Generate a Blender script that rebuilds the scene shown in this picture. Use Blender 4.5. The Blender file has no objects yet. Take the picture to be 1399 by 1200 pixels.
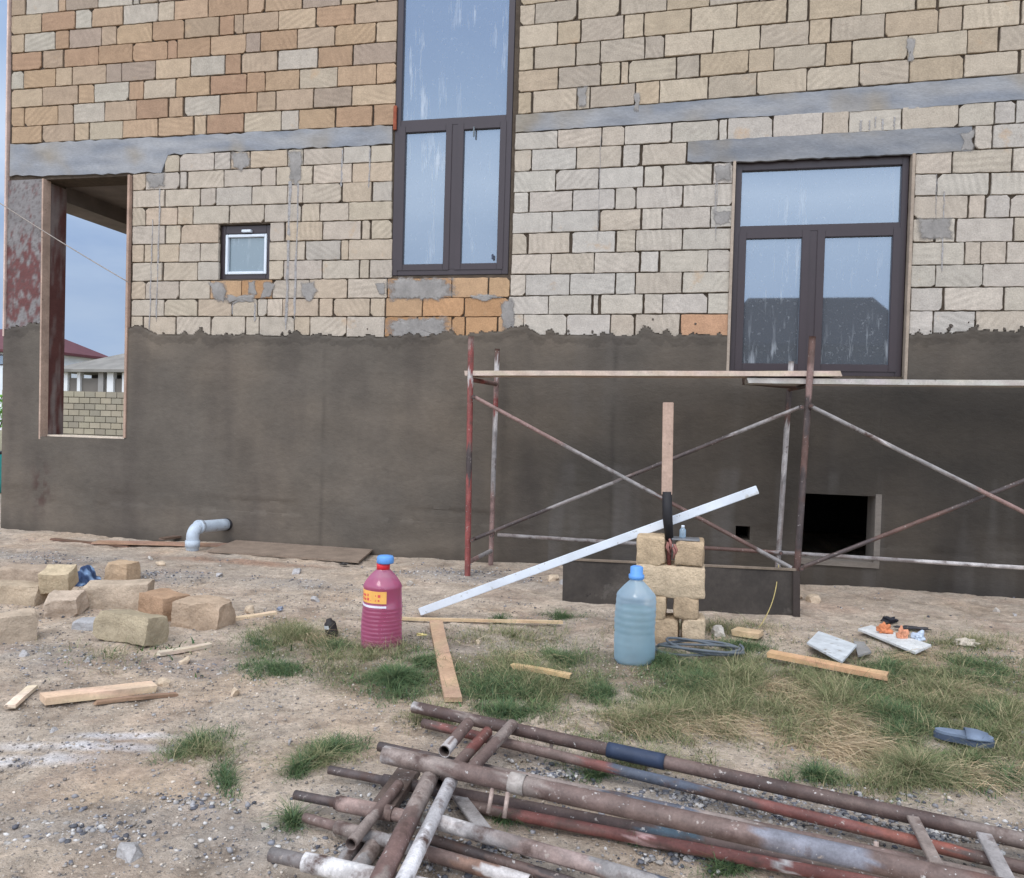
import bpy, bmesh, math, random
import numpy as np
from mathutils import Vector, Matrix, noise as mnoise

random.seed(7); np.random.seed(7)
S = bpy.context.scene
COL = S.collection

# ------------------------------------------------------------------ camera
W, H, F = 1399, 1200, 1050.0
YAW, PITCH, ROLL = -0.21265627, -0.02084191, 0.02819029
CAM = np.array([0.0, -7.41955, 1.25])
cy_, sy_, cp_, sp_ = math.cos(YAW), math.sin(YAW), math.cos(PITCH), math.sin(PITCH)
FW = np.array([sy_*cp_, cy_*cp_, sp_]); RT = np.array([cy_, -sy_, 0.0]); UP = np.cross(RT, FW)
c_, s_ = math.cos(ROLL), math.sin(ROLL)
RT, UP = c_*RT + s_*UP, -s_*RT + c_*UP
cam_d = bpy.data.cameras.new('camera'); cam = bpy.data.objects.new('camera', cam_d); COL.objects.link(cam)
cam_d.sensor_width = 36; cam_d.lens = F/W*36; cam_d.clip_start = 0.05; cam_d.clip_end = 3000
M = Matrix.Identity(4)
for i in range(3):
    M[i][0], M[i][1], M[i][2], M[i][3] = RT[i], UP[i], -FW[i], CAM[i]
cam.matrix_world = M
S.camera = cam

# ------------------------------------------------------------------ light
SUN_EL, SUN_AZ = math.radians(52), math.radians(200)      # azimuth clockwise from +Y (behind the camera)
S.view_settings.view_transform = 'Standard'; S.view_settings.look = 'None'
S.view_settings.gamma = 1; S.view_settings.exposure = 0.0
world = bpy.data.worlds.new('World'); S.world = world; world.use_nodes = True
nt = world.node_tree; nt.nodes.clear()
def wn(t): return nt.nodes.new(t)
sky = wn('ShaderNodeTexSky'); sky.sky_type = 'NISHITA'; sky.sun_disc = False
sky.sun_elevation = SUN_EL; sky.sun_rotation = SUN_AZ
skys = wn('ShaderNodeVectorMath'); skys.operation = 'SCALE'; skys.inputs['Scale'].default_value = 0.10
nt.links.new(sky.outputs[0], skys.inputs[0])
tc = wn('ShaderNodeTexCoord')
mp = wn('ShaderNodeMapping'); mp.inputs['Scale'].default_value = (1.0, 1.0, 3.2)
nt.links.new(tc.outputs['Generated'], mp.inputs[0])
nz = wn('ShaderNodeTexNoise'); nz.inputs['Scale'].default_value = 2.8; nz.inputs['Detail'].default_value = 7; nz.inputs['Roughness'].default_value = .55
nt.links.new(mp.outputs[0], nz.inputs['Vector'])
# overcast brightness: bright towards the zenith and the south (behind the camera), dim to the north
dot = wn('ShaderNodeVectorMath'); dot.operation = 'DOT_PRODUCT'; dot.inputs[1].default_value = (0.05, -0.80, 0.60)
nt.links.new(tc.outputs['Generated'], dot.inputs[0])
ma = wn('ShaderNodeMath'); ma.operation = 'MULTIPLY_ADD'; ma.inputs[1].default_value = 0.5; ma.inputs[2].default_value = 0.5
nt.links.new(dot.outputs['Value'], ma.inputs[0])
ad = wn('ShaderNodeMath'); ad.operation = 'MULTIPLY_ADD'; ad.inputs[1].default_value = 0.85; 
nt.links.new(nz.outputs['Fac'], ad.inputs[0]); nt.links.new(ma.outputs[0], ad.inputs[2])
rp = wn('ShaderNodeValToRGB')
el = rp.color_ramp.elements
el[0].position = 0.30; el[0].color = (.30, .43, .68, 1)
el[1].position = 1.45/1.6; el[1].color = (.93, .97, 1.04, 1)
e = el.new(0.48); e.color = (.50, .61, .79, 1)
e = el.new(0.66); e.color = (.74, .82, .93, 1)
nrm = wn('ShaderNodeMath'); nrm.operation = 'DIVIDE'; nrm.inputs[1].default_value = 1.48
nt.links.new(ad.outputs[0], nrm.inputs[0]); nt.links.new(nrm.outputs[0], rp.inputs[0])
pw = wn('ShaderNodeMath'); pw.operation = 'POWER'; pw.inputs[1].default_value = 2.0
nt.links.new(ma.outputs[0], pw.inputs[0])
br = wn('ShaderNodeMath'); br.operation = 'MULTIPLY_ADD'; br.inputs[1].default_value = 2.1; br.inputs[2].default_value = 1.0
nt.links.new(pw.outputs[0], br.inputs[0])
# layered stratus: a brighter band low in the sky, darker cloud above it
sx = wn('ShaderNodeSeparateXYZ'); nt.links.new(tc.outputs['Generated'], sx.inputs[0])
zz = wn('ShaderNodeMath'); zz.operation = 'MULTIPLY_ADD'; zz.inputs[1].default_value = .16
nt.links.new(nz.outputs['Fac'], zz.inputs[0]); nt.links.new(sx.outputs['Z'], zz.inputs[2])
zr_ = wn('ShaderNodeValToRGB'); ze = zr_.color_ramp.elements
ze[0].position = .08; ze[0].color = (1.0, 1.0, 1.0, 1); ze[1].position = 1.0; ze[1].color = (1, 1, 1, 1)
for p_, c_2 in ((.22, (.74, .78, .85)), (.29, (.85, .88, .92)), (.36, (1.12, 1.10, 1.08)), (.44, (.70, .77, .86)), (.56, (.52, .61, .76)), (.72, (.85, .88, .93))):
    e = ze.new(p_); e.color = c_2+(1,)
nt.links.new(zz.outputs[0], zr_.inputs[0])
zm = wn('ShaderNodeVectorMath'); zm.operation = 'MULTIPLY'
nt.links.new(rp.outputs[0], zm.inputs[0]); nt.links.new(zr_.outputs[0], zm.inputs[1])
cl = wn('ShaderNodeVectorMath'); cl.operation = 'SCALE'
nt.links.new(zm.outputs[0], cl.inputs[0]); nt.links.new(br.outputs[0], cl.inputs['Scale'])
mx = wn('ShaderNodeMix'); mx.data_type = 'RGBA'; mx.inputs['Factor'].default_value = 0.85
nt.links.new(skys.outputs[0], mx.inputs['A']); nt.links.new(cl.outputs[0], mx.inputs['B'])
bg = wn('ShaderNodeBackground'); bg.inputs['Strength'].default_value = 1.0
nt.links.new(mx.outputs['Result'], bg.inputs['Color'])
wo = wn('ShaderNodeOutputWorld'); nt.links.new(bg.outputs[0], wo.inputs[0])

sun_d = bpy.data.lights.new('sun', 'SUN'); sun_d.energy = 1.0; sun_d.angle = math.radians(25); sun_d.color = (1, .965, .92)
sun = bpy.data.objects.new('sun', sun_d); COL.objects.link(sun)
sd = Vector((math.sin(SUN_AZ)*math.cos(SUN_EL), math.cos(SUN_AZ)*math.cos(SUN_EL), math.sin(SUN_EL)))
sun.rotation_euler = sd.to_track_quat('Z', 'Y').to_euler(); sun.location = sd*30

# ------------------------------------------------------------------ pixel of the photograph -> point on a real plane
def ray(x, y): return FW*F + RT*(x - W/2) - UP*(y - H/2)
def onY(x, y, Y=0.0):
    d = ray(x, y); return CAM + d*((Y - CAM[1])/d[1])
def onZ(x, y, z=-0.13):
    d = ray(x, y); return CAM + d*((z - CAM[2])/d[2])
def onX(x, y, X):
    d = ray(x, y); return CAM + d*((X - CAM[0])/d[0])
def scale_at(P): return F/float((np.array(P) - CAM) @ FW)

# ------------------------------------------------------------------ numpy value noise
def _h(ix, iy, s):
    n = (ix.astype(np.int64)*374761393 + iy.astype(np.int64)*668265263 + s*974711) & 0x7fffffff
    n = ((n ^ (n >> 13))*1274126177) & 0x7fffffff
    return ((n ^ (n >> 16)) & 0xffff)/65535.0
def vnoise(x, y, s=0):
    x = np.asarray(x, float); y = np.asarray(y, float)
    ix, iy = np.floor(x), np.floor(y); fx, fy = x-ix, y-iy
    fx = fx*fx*(3-2*fx); fy = fy*fy*(3-2*fy)
    a, b, c, d = _h(ix, iy, s), _h(ix+1, iy, s), _h(ix, iy+1, s), _h(ix+1, iy+1, s)
    return (a*(1-fx)+b*fx)*(1-fy) + (c*(1-fx)+d*fx)*fy
def fbm(x, y, s=0, o=4):
    v = 0; a = .5; t = 0
    for i in range(o):
        v = v + a*vnoise(np.asarray(x)*2**i, np.asarray(y)*2**i, s+i*17); t += a; a *= .5
    return v/t
def sn(x, y, s=0): return min(1.0, max(0.0, .5 + .62*mnoise.noise((float(x), float(y), s*7.31+.37))))
def sfbm(x, y, s=0, o=4):
    v = 0.0; a = .5; t = 0.0; x = float(x); y = float(y)
    for i in range(o): v += a*mnoise.noise((x*2**i, y*2**i, (s+i*17)*.731+.37)); t += a; a *= .5
    return .5 + .62*v/t
GZ = -0.135
def gh(x, y):
    x = np.asarray(x, float); y = np.asarray(y, float)
    near = np.clip((y+7)/1.0, 0, 1)*np.clip((1.0-y)/.5, 0, 1)
    return GZ + (.05*(fbm(x*.9, y*.9, 3, 3)-.5) + .030*(fbm(x*5, y*5, 9, 3)-.5))*np.where(np.abs(x) < 30, 1, 0)*(.35+.65*near)

# ------------------------------------------------------------------ materials
def lin(r, g, b):
    f = lambda v: (v/255/12.92) if v/255 <= .04045 else ((v/255+.055)/1.055)**2.4
    return (f(r), f(g), f(b), 1)
def mat(name, color=None, rough=.8, attr=None, var=.25, nscale=12, bump=.3, bscale=60, bdist=.004, spots=None, metal=0,
        stretch=(1, 1, 1), spec=.3, saw=False, fine=0.0, coords='Object', tint=None):
    m = bpy.data.materials.new(name); m.use_nodes = True
    t = m.node_tree; b = t.nodes['Principled BSDF']; L = t.links
    b.inputs['Roughness'].default_value = rough; b.inputs['Metallic'].default_value = metal
    b.inputs['Specular IOR Level'].default_value = spec
    tc = t.nodes.new('ShaderNodeTexCoord'); mp = t.nodes.new('ShaderNodeMapping'); mp.inputs['Scale'].default_value = stretch
    L.new(tc.outputs[coords], mp.inputs[0])
    def noise(sc, det=6, rg=.6):
        n = t.nodes.new('ShaderNodeTexNoise'); n.inputs['Scale'].default_value = sc; n.inputs['Detail'].default_value = det
        n.inputs['Roughness'].default_value = rg; L.new(mp.outputs[0], n.inputs['Vector']); return n
    if attr:
        a = t.nodes.new('ShaderNodeAttribute'); a.attribute_name = attr; base = a.outputs['Color']
    else:
        a = t.nodes.new('ShaderNodeRGB'); a.outputs[0].default_value = color; base = a.outputs[0]
    n = noise(nscale)
    mr = t.nodes.new('ShaderNodeMapRange'); mr.inputs['From Min'].default_value = .3; mr.inputs['From Max'].default_value = .7
    mr.inputs['To Min'].default_value = 1-var; mr.inputs['To Max'].default_value = 1+var
    L.new(n.outputs['Fac'], mr.inputs['Value'])
    def scalecol(col, fac):
        v = t.nodes.new('ShaderNodeVectorMath'); v.operation = 'SCALE'; L.new(col, v.inputs[0]); L.new(fac, v.inputs['Scale']); return v.outputs[0]
    base = scalecol(base, mr.outputs[0])
    if fine:
        n2 = noise(nscale*9, 4, .7)
        m2 = t.nodes.new('ShaderNodeMapRange'); m2.inputs['From Min'].default_value = .3; m2.inputs['From Max'].default_value = .7
        m2.inputs['To Min'].default_value = 1-fine; m2.inputs['To Max'].default_value = 1+fine
        L.new(n2.outputs['Fac'], m2.inputs['Value']); base = scalecol(base, m2.outputs[0])
    if saw:
        # diagonal saw marks on some blocks, direction picked by the block's alpha
        wv = t.nodes.new('ShaderNodeTexWave'); wv.inputs['Scale'].default_value = 5.5; wv.inputs['Distortion'].default_value = 2.2
        wv.inputs['Detail'].default_value = 3; wv.inputs['Detail Scale'].default_value = 1.6
        rot = t.nodes.new('ShaderNodeVectorRotate'); rot.rotation_type = 'Y_AXIS'
        am = t.nodes.new('ShaderNodeMath'); am.operation = 'MULTIPLY'; am.inputs[1].default_value = 2.6
        L.new(a.outputs['Alpha'], am.inputs[0]); L.new(tc.outputs[coords], rot.inputs['Vector']); L.new(am.outputs[0], rot.inputs['Angle'])
        L.new(rot.outputs[0], wv.inputs['Vector'])
        w2 = t.nodes.new('ShaderNodeMapRange'); w2.inputs['To Min'].default_value = -.09; w2.inputs['To Max'].default_value = .09
        L.new(wv.outputs['Fac'], w2.inputs['Value'])
        nm = noise(2.3, 3); rm = t.nodes.new('ShaderNodeMapRange'); rm.inputs['From Min'].default_value = .46; rm.inputs['From Max'].default_value = .62; L.new(nm.outputs['Fac'], rm.inputs['Value'])
        mm = t.nodes.new('ShaderNodeMath'); mm.operation = 'MULTIPLY_ADD'; mm.inputs[2].default_value = 1.0; L.new(w2.outputs[0], mm.inputs[0]); L.new(rm.outputs[0], mm.inputs[1]); base = scalecol(base, mm.outputs[0])
    if spots:
        for (sc, lo, hi, colr) in spots:
            n3 = noise(sc, 5, .65)
            r3 = t.nodes.new('ShaderNodeMapRange'); r3.inputs['From Min'].default_value = lo; r3.inputs['From Max'].default_value = hi
            L.new(n3.outputs['Fac'], r3.inputs['Value'])
            mx = t.nodes.new('ShaderNodeMix'); mx.data_type = 'RGBA'; mx.inputs['B'].default_value = colr
            L.new(r3.outputs[0], mx.inputs['Factor']); L.new(base, mx.inputs['A']); base = mx.outputs['Result']
    L.new(base, b.inputs['Base Color'])
    if bump:
        nb = noise(bscale, 8, .65)
        bp = t.nodes.new('ShaderNodeBump'); bp.inputs['Strength'].default_value = bump; bp.inputs['Distance'].default_value = bdist
        L.new(nb.outputs['Fac'], bp.inputs['Height']); L.new(bp.outputs[0], b.inputs['Normal'])
    return m

BK = 0.92
m_brick = mat('limestone_blocks', attr='Col', rough=.92, var=.12, nscale=9, bump=.7, bscale=60, bdist=.007, fine=.17, saw=True, spec=.15, spots=[(38, .66, .74, lin(120, 104, 88)), (3.1, .62, .78, lin(176, 150, 122))])
m_mortar = mat('mortar', lin(78, 68, 58), rough=.95, var=.25, bump=.8, bscale=40, bdist=.01)
m_conc = mat('concrete', attr='Col', rough=.9, var=.14, nscale=5, bump=.5, bscale=45, bdist=.006, fine=.10, stretch=(.6, 1, 1.6))
m_patch = mat('cement', lin(134, 131, 128), rough=.92, var=.18, nscale=9, bump=.7, bscale=50, bdist=.006, fine=.1)
def broken(m, sc, lo, hi, amt):
    # a thin skin that covers the stone only in patches: coverage from the skin's own thickness (alpha) and noise
    t = m.node_tree; L = t.links; b = t.nodes['Principled BSDF']; o = [n for n in t.nodes if n.type == 'OUTPUT_MATERIAL'][0]
    at = t.nodes.new('ShaderNodeAttribute'); at.attribute_name = 'Col'; tc = t.nodes.new('ShaderNodeTexCoord')
    n = t.nodes.new('ShaderNodeTexNoise'); n.inputs['Scale'].default_value = sc; n.inputs['Detail'].default_value = 6; n.inputs['Roughness'].default_value = .65; L.new(tc.outputs['Object'], n.inputs['Vector'])
    a = t.nodes.new('ShaderNodeMath'); a.operation = 'MULTIPLY_ADD'; a.inputs[1].default_value = amt; L.new(n.outputs['Fac'], a.inputs[0]); L.new(at.outputs['Alpha'], a.inputs[2])
    r = t.nodes.new('ShaderNodeMapRange'); r.inputs['From Min'].default_value = lo; r.inputs['From Max'].default_value = hi; L.new(a.outputs[0], r.inputs['Value'])
    tr = t.nodes.new('ShaderNodeBsdfTransparent'); x = t.nodes.new('ShaderNodeMixShader'); L.new(r.outputs[0], x.inputs[0]); L.new(tr.outputs[0], x.inputs[1]); L.new(b.outputs[0], x.inputs[2]); L.new(x.outputs[0], o.inputs[0]); return m
m_smear = broken(mat('cement_smear', lin(138, 134, 130), rough=.92, var=.22, nscale=7, bump=.6, bscale=50, bdist=.006, fine=.12), 14, .80, 1.25, 1.4)
m_plaster = mat('wet_render', attr='Col', rough=.85, var=.15, nscale=1.7, bump=.6, bscale=16, bdist=.010, fine=.08, spec=.3, stretch=(1, 1, 1.6))
m_frame = mat('brown_pvc', lin(52, 42, 46), rough=.38, var=.08, nscale=4, bump=0, spec=.45)
m_white = mat('white_pvc', lin(205, 212, 220), rough=.35, var=.06, bump=0, spec=.5)
m_wood = mat('raw_timber', attr='Col', rough=.8, var=.20, nscale=6, bump=.4, bscale=30, bdist=.003, stretch=(1, 1, 1), fine=.14, spots=[(20, .66, .74, lin(90, 78, 66))])
m_pipe = mat('painted_rusty_steel', attr='Col', rough=.62, var=.28, nscale=14, bump=.5, bscale=70, bdist=.002, fine=.2, spec=.4,
             spots=[(30, .64, .70, lin(158, 146, 138)), (9, .56, .70, lin(80, 62, 56)), (52, .64, .69, lin(176, 171, 166))])
m_stone = mat('rough_stone', attr='Col', rough=.95, var=.2, nscale=9, bump=1.0, bscale=42, bdist=.014, fine=.14, spec=.1)
m_sheet = mat('dark_sheet', lin(62, 56, 51), rough=.7, var=.35, nscale=4, bump=.3, bscale=30, fine=.15, spots=[(5, .6, .75, lin(92, 86, 80)), (9, .66, .7, lin(36, 32, 30))])
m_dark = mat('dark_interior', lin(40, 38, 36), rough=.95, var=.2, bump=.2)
m_grey = mat('grey_plastic', lin(178, 188, 198), rough=.45, var=.14, nscale=10, bump=.1, fine=.08, spots=[(14, .60, .7, lin(128, 124, 118))])
m_alu = mat('white_painted_bar', lin(212, 217, 224), rough=.45, var=.10, nscale=5, bump=.1, spots=[(26, .62, .70, lin(160, 156, 150)), (9, .62, .74, lin(176, 174, 170))])
m_blackwrap = mat('black_tape', lin(34, 32, 34), rough=.6, var=.2, bump=.5, bscale=40)
m_rag = mat('cloth', attr='Col', rough=.9, var=.25, nscale=20, bump=.5, bscale=120, fine=.1)
m_leaf = mat('blades', attr='Col', rough=.75, var=.0, bump=0, spec=.2)
m_gravel = mat('pebbles', attr='Col', rough=.9, var=.2, nscale=30, bump=.3, bscale=90, spec=.2)
m_soil = mat('soil', attr='Col', rough=.97, var=.16, nscale=3.5, bump=1.0, bscale=70, bdist=.016, fine=.24, spec=.1,
             spots=[(48, .58, .66, lin(124, 118, 112)), (95, .60, .67, lin(104, 100, 98)), (120, .62, .68, lin(200, 192, 184))])
m_roof = mat('roof_sheet', lin(94, 52, 56), rough=.6, var=.15, nscale=2, bump=.2)
m_farwall = mat('far_wall', attr='Col', rough=.9, var=.10, nscale=1.5, bump=.2, bscale=8)
m_rubber = mat('dull_rubber', attr='Col', rough=.6, var=.2, nscale=18, bump=.3)

def glass(name, tint, refl, base, rough=.02, streak=0, coords='Object'):
    m = bpy.data.materials.new(name); m.use_nodes = True; t = m.node_tree; t.nodes.clear(); L = t.links
    o = t.nodes.new('ShaderNodeOutputMaterial')
    d = t.nodes.new('ShaderNodeBsdfDiffuse'); d.inputs['Color'].default_value = base
    tr = t.nodes.new('ShaderNodeBsdfTransparent'); tr.inputs['Color'].default_value = (.5, .55, .6, 1)
    g = t.nodes.new('ShaderNodeBsdfGlossy'); g.inputs['Color'].default_value = tint; g.inputs['Roughness'].default_value = rough
    a = t.nodes.new('ShaderNodeMixShader'); a.inputs[0].default_value = .35; L.new(d.outputs[0], a.inputs[1]); L.new(tr.outputs[0], a.inputs[2])
    f = t.nodes.new('ShaderNodeFresnel'); f.inputs['IOR'].default_value = 1.5
    ad = t.nodes.new('ShaderNodeMath'); ad.operation = 'ADD'; ad.inputs[1].default_value = refl; ad.use_clamp = True; L.new(f.outputs[0], ad.inputs[0])
    b = t.nodes.new('ShaderNodeMixShader'); L.new(ad.outputs[0], b.inputs[0]); L.new(a.outputs[0], b.inputs[1]); L.new(g.outputs[0], b.inputs[2])
    out = b.outputs[0]
    if streak:
        tc = t.nodes.new('ShaderNodeTexCoord'); mp = t.nodes.new('ShaderNodeMapping'); mp.inputs['Scale'].default_value = (15, 15, 2.2)
        n = t.nodes.new('ShaderNodeTexNoise'); n.inputs['Scale'].default_value = 1; n.inputs['Detail'].default_value = 6; n.inputs['Roughness'].default_value = .6
        n2 = t.nodes.new('ShaderNodeTexNoise'); n2.inputs['Scale'].default_value = 1.3; n2.inputs['Detail'].default_value = 2
        L.new(tc.outputs[coords], mp.inputs[0]); L.new(mp.outputs[0], n.inputs['Vector']); L.new(tc.outputs[coords], n2.inputs['Vector'])
        r = t.nodes.new('ShaderNodeMapRange'); r.inputs['From Min'].default_value = .56; r.inputs['From Max'].default_value = .70; r.inputs['To Max'].default_value = streak
        L.new(n.outputs['Fac'], r.inputs['Value'])
        r2 = t.nodes.new('ShaderNodeMapRange'); r2.inputs['From Min'].default_value = .4; r2.inputs['From Max'].default_value = .6
        L.new(n2.outputs['Fac'], r2.inputs['Value'])
        mu = t.nodes.new('ShaderNodeMath'); mu.operation = 'MULTIPLY'; L.new(r.outputs[0], mu.inputs[0]); L.new(r2.outputs[0], mu.inputs[1])
        ds = t.nodes.new('ShaderNodeBsdfDiffuse'); ds.inputs['Color'].default_value = (.60, .64, .68, 1)
        n4 = t.nodes.new('ShaderNodeTexNoise'); n4.inputs['Scale'].default_value = 34; n4.inputs['Detail'].default_value = 5; n4.inputs['Roughness'].default_value = .7; L.new(tc.outputs[coords], n4.inputs['Vector'])
        r4 = t.nodes.new('ShaderNodeMapRange'); r4.inputs['From Min'].default_value = .60; r4.inputs['From Max'].default_value = .72; r4.inputs['To Max'].default_value = .22; L.new(n4.outputs['Fac'], r4.inputs['Value'])
        dm = t.nodes.new('ShaderNodeMath'); dm.operation = 'MAXIMUM'; L.new(mu.outputs[0], dm.inputs[0]); L.new(r4.outputs[0], dm.inputs[1])
        d5 = t.nodes.new('ShaderNodeMath'); d5.operation = 'ADD'; d5.inputs[1].default_value = .10; L.new(dm.outputs[0], d5.inputs[0]); mu = d5
        c = t.nodes.new('ShaderNodeMixShader'); L.new(mu.outputs[0], c.inputs[0]); L.new(out, c.inputs[1]); L.new(ds.outputs[0], c.inputs[2]); out = c.outputs[0]
    L.new(out, o.inputs[0]); return m
m_glass = glass('dusty_glass', (.64, .80, 1, 1), .17, (.030, .035, .045, 1), streak=.40)
m_film = glass('film_glass', (.8, .93, 1, 1), .10, (.07, .11, .13, 1), rough=.14, streak=.45)

def bottle_mat(name, tint, body, clear, gloss=.10):
    m = bpy.data.materials.new(name); m.use_nodes = True; t = m.node_tree; t.nodes.clear(); L = t.links; o = t.nodes.new('ShaderNodeOutputMaterial')
    tr = t.nodes.new('ShaderNodeBsdfTransparent'); tr.inputs['Color'].default_value = tint
    df = t.nodes.new('ShaderNodeBsdfDiffuse'); df.inputs['Color'].default_value = body
    tl = t.nodes.new('ShaderNodeBsdfTranslucent'); tl.inputs['Color'].default_value = body
    gl = t.nodes.new('ShaderNodeBsdfGlossy'); gl.inputs['Roughness'].default_value = .12
    lw = t.nodes.new('ShaderNodeLayerWeight'); lw.inputs['Blend'].default_value = .25
    a = t.nodes.new('ShaderNodeMixShader'); a.inputs[0].default_value = .45; L.new(df.outputs[0], a.inputs[1]); L.new(tl.outputs[0], a.inputs[2])
    k = t.nodes.new('ShaderNodeMapRange'); k.inputs['To Min'].default_value = clear; k.inputs['To Max'].default_value = clear*.25; L.new(lw.outputs['Facing'], k.inputs['Value'])
    b = t.nodes.new('ShaderNodeMixShader'); L.new(k.outputs[0], b.inputs[0]); L.new(a.outputs[0], b.inputs[1]); L.new(tr.outputs[0], b.inputs[2])
    g2 = t.nodes.new('ShaderNodeMapRange'); g2.inputs['To Min'].default_value = gloss*.5; g2.inputs['To Max'].default_value = gloss*4; L.new(lw.outputs['Fresnel'], g2.inputs['Value'])
    c = t.nodes.new('ShaderNodeMixShader'); L.new(g2.outputs[0], c.inputs[0]); L.new(b.outputs[0], c.inputs[1]); L.new(gl.outputs[0], c.inputs[2]); L.new(c.outputs[0], o.inputs[0]); return m
m_blue = bottle_mat('blue_pet', (.92, .96, .99, 1), lin(192, 218, 236), .58)
m_water = bottle_mat('murky_water', (.90, .95, .93, 1), lin(176, 204, 204), .60, .03)
m_pinkpet = bottle_mat('pink_pet', (.98, .86, .92, 1), lin(216, 138, 174), .58)
m_pink = bottle_mat('pink_liquid', (.90, .45, .60, 1), lin(208, 72, 124), .28, .04)
m_cap = mat('blue_cap', lin(94, 146, 208), rough=.4, var=.05, bump=0)
m_red = mat('red_neck', lin(215, 50, 60), rough=.4, var=.08, bump=0)
m_label = mat('label', lin(236, 178, 96), rough=.5, var=.1, nscale=20, bump=0)
m_labelred = mat('label_print', lin(214, 84, 84), rough=.5, var=.1, bump=0)
m_labelwhite = mat('label_stripe', lin(226, 222, 234), rough=.5, var=.05, bump=0)

# ------------------------------------------------------------------ mesh builder
class MB:
    def __init__(s): s.v = []; s.f = []; s.c = []; s.smooth = []
    def add(s, vs, fs, col=(.5, .5, .5, 1), smooth=False):
        o = len(s.v); s.v += [tuple(map(float, p)) for p in vs]
        per = isinstance(col, list)
        for k, f in enumerate(fs):
            s.f.append(tuple(i+o for i in f)); s.smooth.append(smooth)
            s.c.append([col[i] for i in f] if per else [col]*len(f))
    def box(s, c, size, R=None, col=(.5, .5, .5, 1), bev=0.0):
        x, y, z = [q/2 for q in size]
        if bev <= 0:
            vs = [Vector((a*x, b*y, d*z)) for a in (-1, 1) for b in (-1, 1) for d in (-1, 1)]
            fs = [(0, 1, 3, 2), (4, 6, 7, 5), (0, 4, 5, 1), (2, 3, 7, 6), (0, 2, 6, 4), (1, 5, 7, 3)]
        else:
            bm = bmesh.new(); bmesh.ops.create_cube(bm, size=1)
            for v in bm.verts: v.co = Vector((v.co.x*2*x, v.co.y*2*y, v.co.z*2*z))
            bmesh.ops.bevel(bm, geom=bm.edges[:], offset=bev, segments=2, affect='EDGES')
            bm.verts.index_update(); vs = [v.co.copy() for v in bm.verts]; fs = [tuple(v.index for v in f.verts) for f in bm.faces]; bm.free()
        if R is not None: vs = [R @ v for v in vs]
        c = Vector(c); s.add([v + c for v in vs], fs, col)
    def bar(s, a, b, w, h, col=(.5, .5, .5, 1), up=(0, 0, 1), bev=0.002):
        a, b = Vector(a), Vector(b); d = b-a; L = d.length; d.normalize()
        u = Vector(up); sx = d.cross(u).normalized(); u = sx.cross(d)
        R = Matrix((d, sx, u)).transposed()
        s.box((a+b)/2, (L, w, h), R, col, bev)
    def tube(s, pts, r, n=14, cols=None, cap=True, col=(.5, .5, .5, 1), bend=0.0, seed=0):
        # pts polyline; r number or list; cols: list per point
        P = [Vector(p) for p in pts]; m = len(P)
        rr = r if isinstance(r, (list, tuple)) else [r]*m
        vs, fs, vc = [], [], []
        up = Vector((0, 0, 1)); prev = None
        for i, p in enumerate(P):
            d = (P[min(i+1, m-1)] - P[max(i-1, 0)]).normalized()
            if prev is None:
                a = d.cross(up if abs(d.z) < .95 else Vector((1, 0, 0))).normalized()
            else:
                a = (prev - d*prev.dot(d)).normalized()
            prev = a; b = d.cross(a)
            for k in range(n):
                t = 2*math.pi*k/n; vs.append(p + (a*math.cos(t) + b*math.sin(t))*rr[i]); vc.append(cols[i] if cols else col)
        for i in range(m-1):
            for k in range(n):
                fs.append((i*n+k, i*n+(k+1) % n, (i+1)*n+(k+1) % n, (i+1)*n+k))
        s.add(vs, fs, vc, smooth=True)
        if cap:
            o = len(s.v) - len(vs)
            for ring in (list(range(n))[::-1], list(range((m-1)*n, m*n))):
                s.f.append(tuple(o+i for i in ring)); s.smooth.append(False); s.c.append([vc[i] for i in ring])
    def lathe(s, prof, c, n=40, col=(.5, .5, .5, 1), warp=None):
        vs, fs = [], []
        c = Vector(c)
        for (r, z) in prof:
            for k in range(n):
                t = 2*math.pi*k/n; rr = r*(warp(t, z) if warp else 1)
                vs.append(c + Vector((rr*math.cos(t), rr*math.sin(t), z)))
        for i in range(len(prof)-1):
            for k in range(n): fs.append((i*n+k, i*n+(k+1) % n, (i+1)*n+(k+1) % n, (i+1)*n+k))
        s.add(vs, fs, col, smooth=True)
        s.f.append(tuple(len(s.v)-len(vs)+k for k in range(n))[::-1]); s.smooth.append(False); s.c.append([col]*n)
        s.f.append(tuple(len(s.v)-n+k for k in range(n))); s.smooth.append(False); s.c.append([col]*n)
    def build(s, name, m, parent=None, org=(0, 0, 0)):
        org = Vector(org)
        me = bpy.data.meshes.new(name); me.from_pydata([Vector(p)-org for p in s.v], [], s.f)
        ca = me.color_attributes.new('Col', 'FLOAT_COLOR', 'CORNER')
        flat = np.array([x for f in s.c for x in f], dtype=np.float32)
        if flat.shape[1] == 3: flat = np.hstack([flat, np.ones((len(flat), 1), np.float32)])
        ca.data.foreach_set('color', flat.ravel())
        me.polygons.foreach_set('use_smooth', s.smooth)
        me.materials.append(m); me.update()
        o = bpy.data.objects.new(name, me); COL.objects.link(o)
        if parent is not None: o.parent = parent
        else: o.location = org
        return o
def tag(o, label=None, cat=None, group=None, kind=None):
    if label: o['label'] = label
    if cat: o['category'] = cat
    if group: o['group'] = group
    if kind: o['kind'] = kind
    return o
def empty(name, loc, label, cat, group=None):
    o = bpy.data.objects.new(name, None); COL.objects.link(o); o.location = Vector(loc); o.empty_display_size = .1
    return tag(o, label, cat, group)
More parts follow.
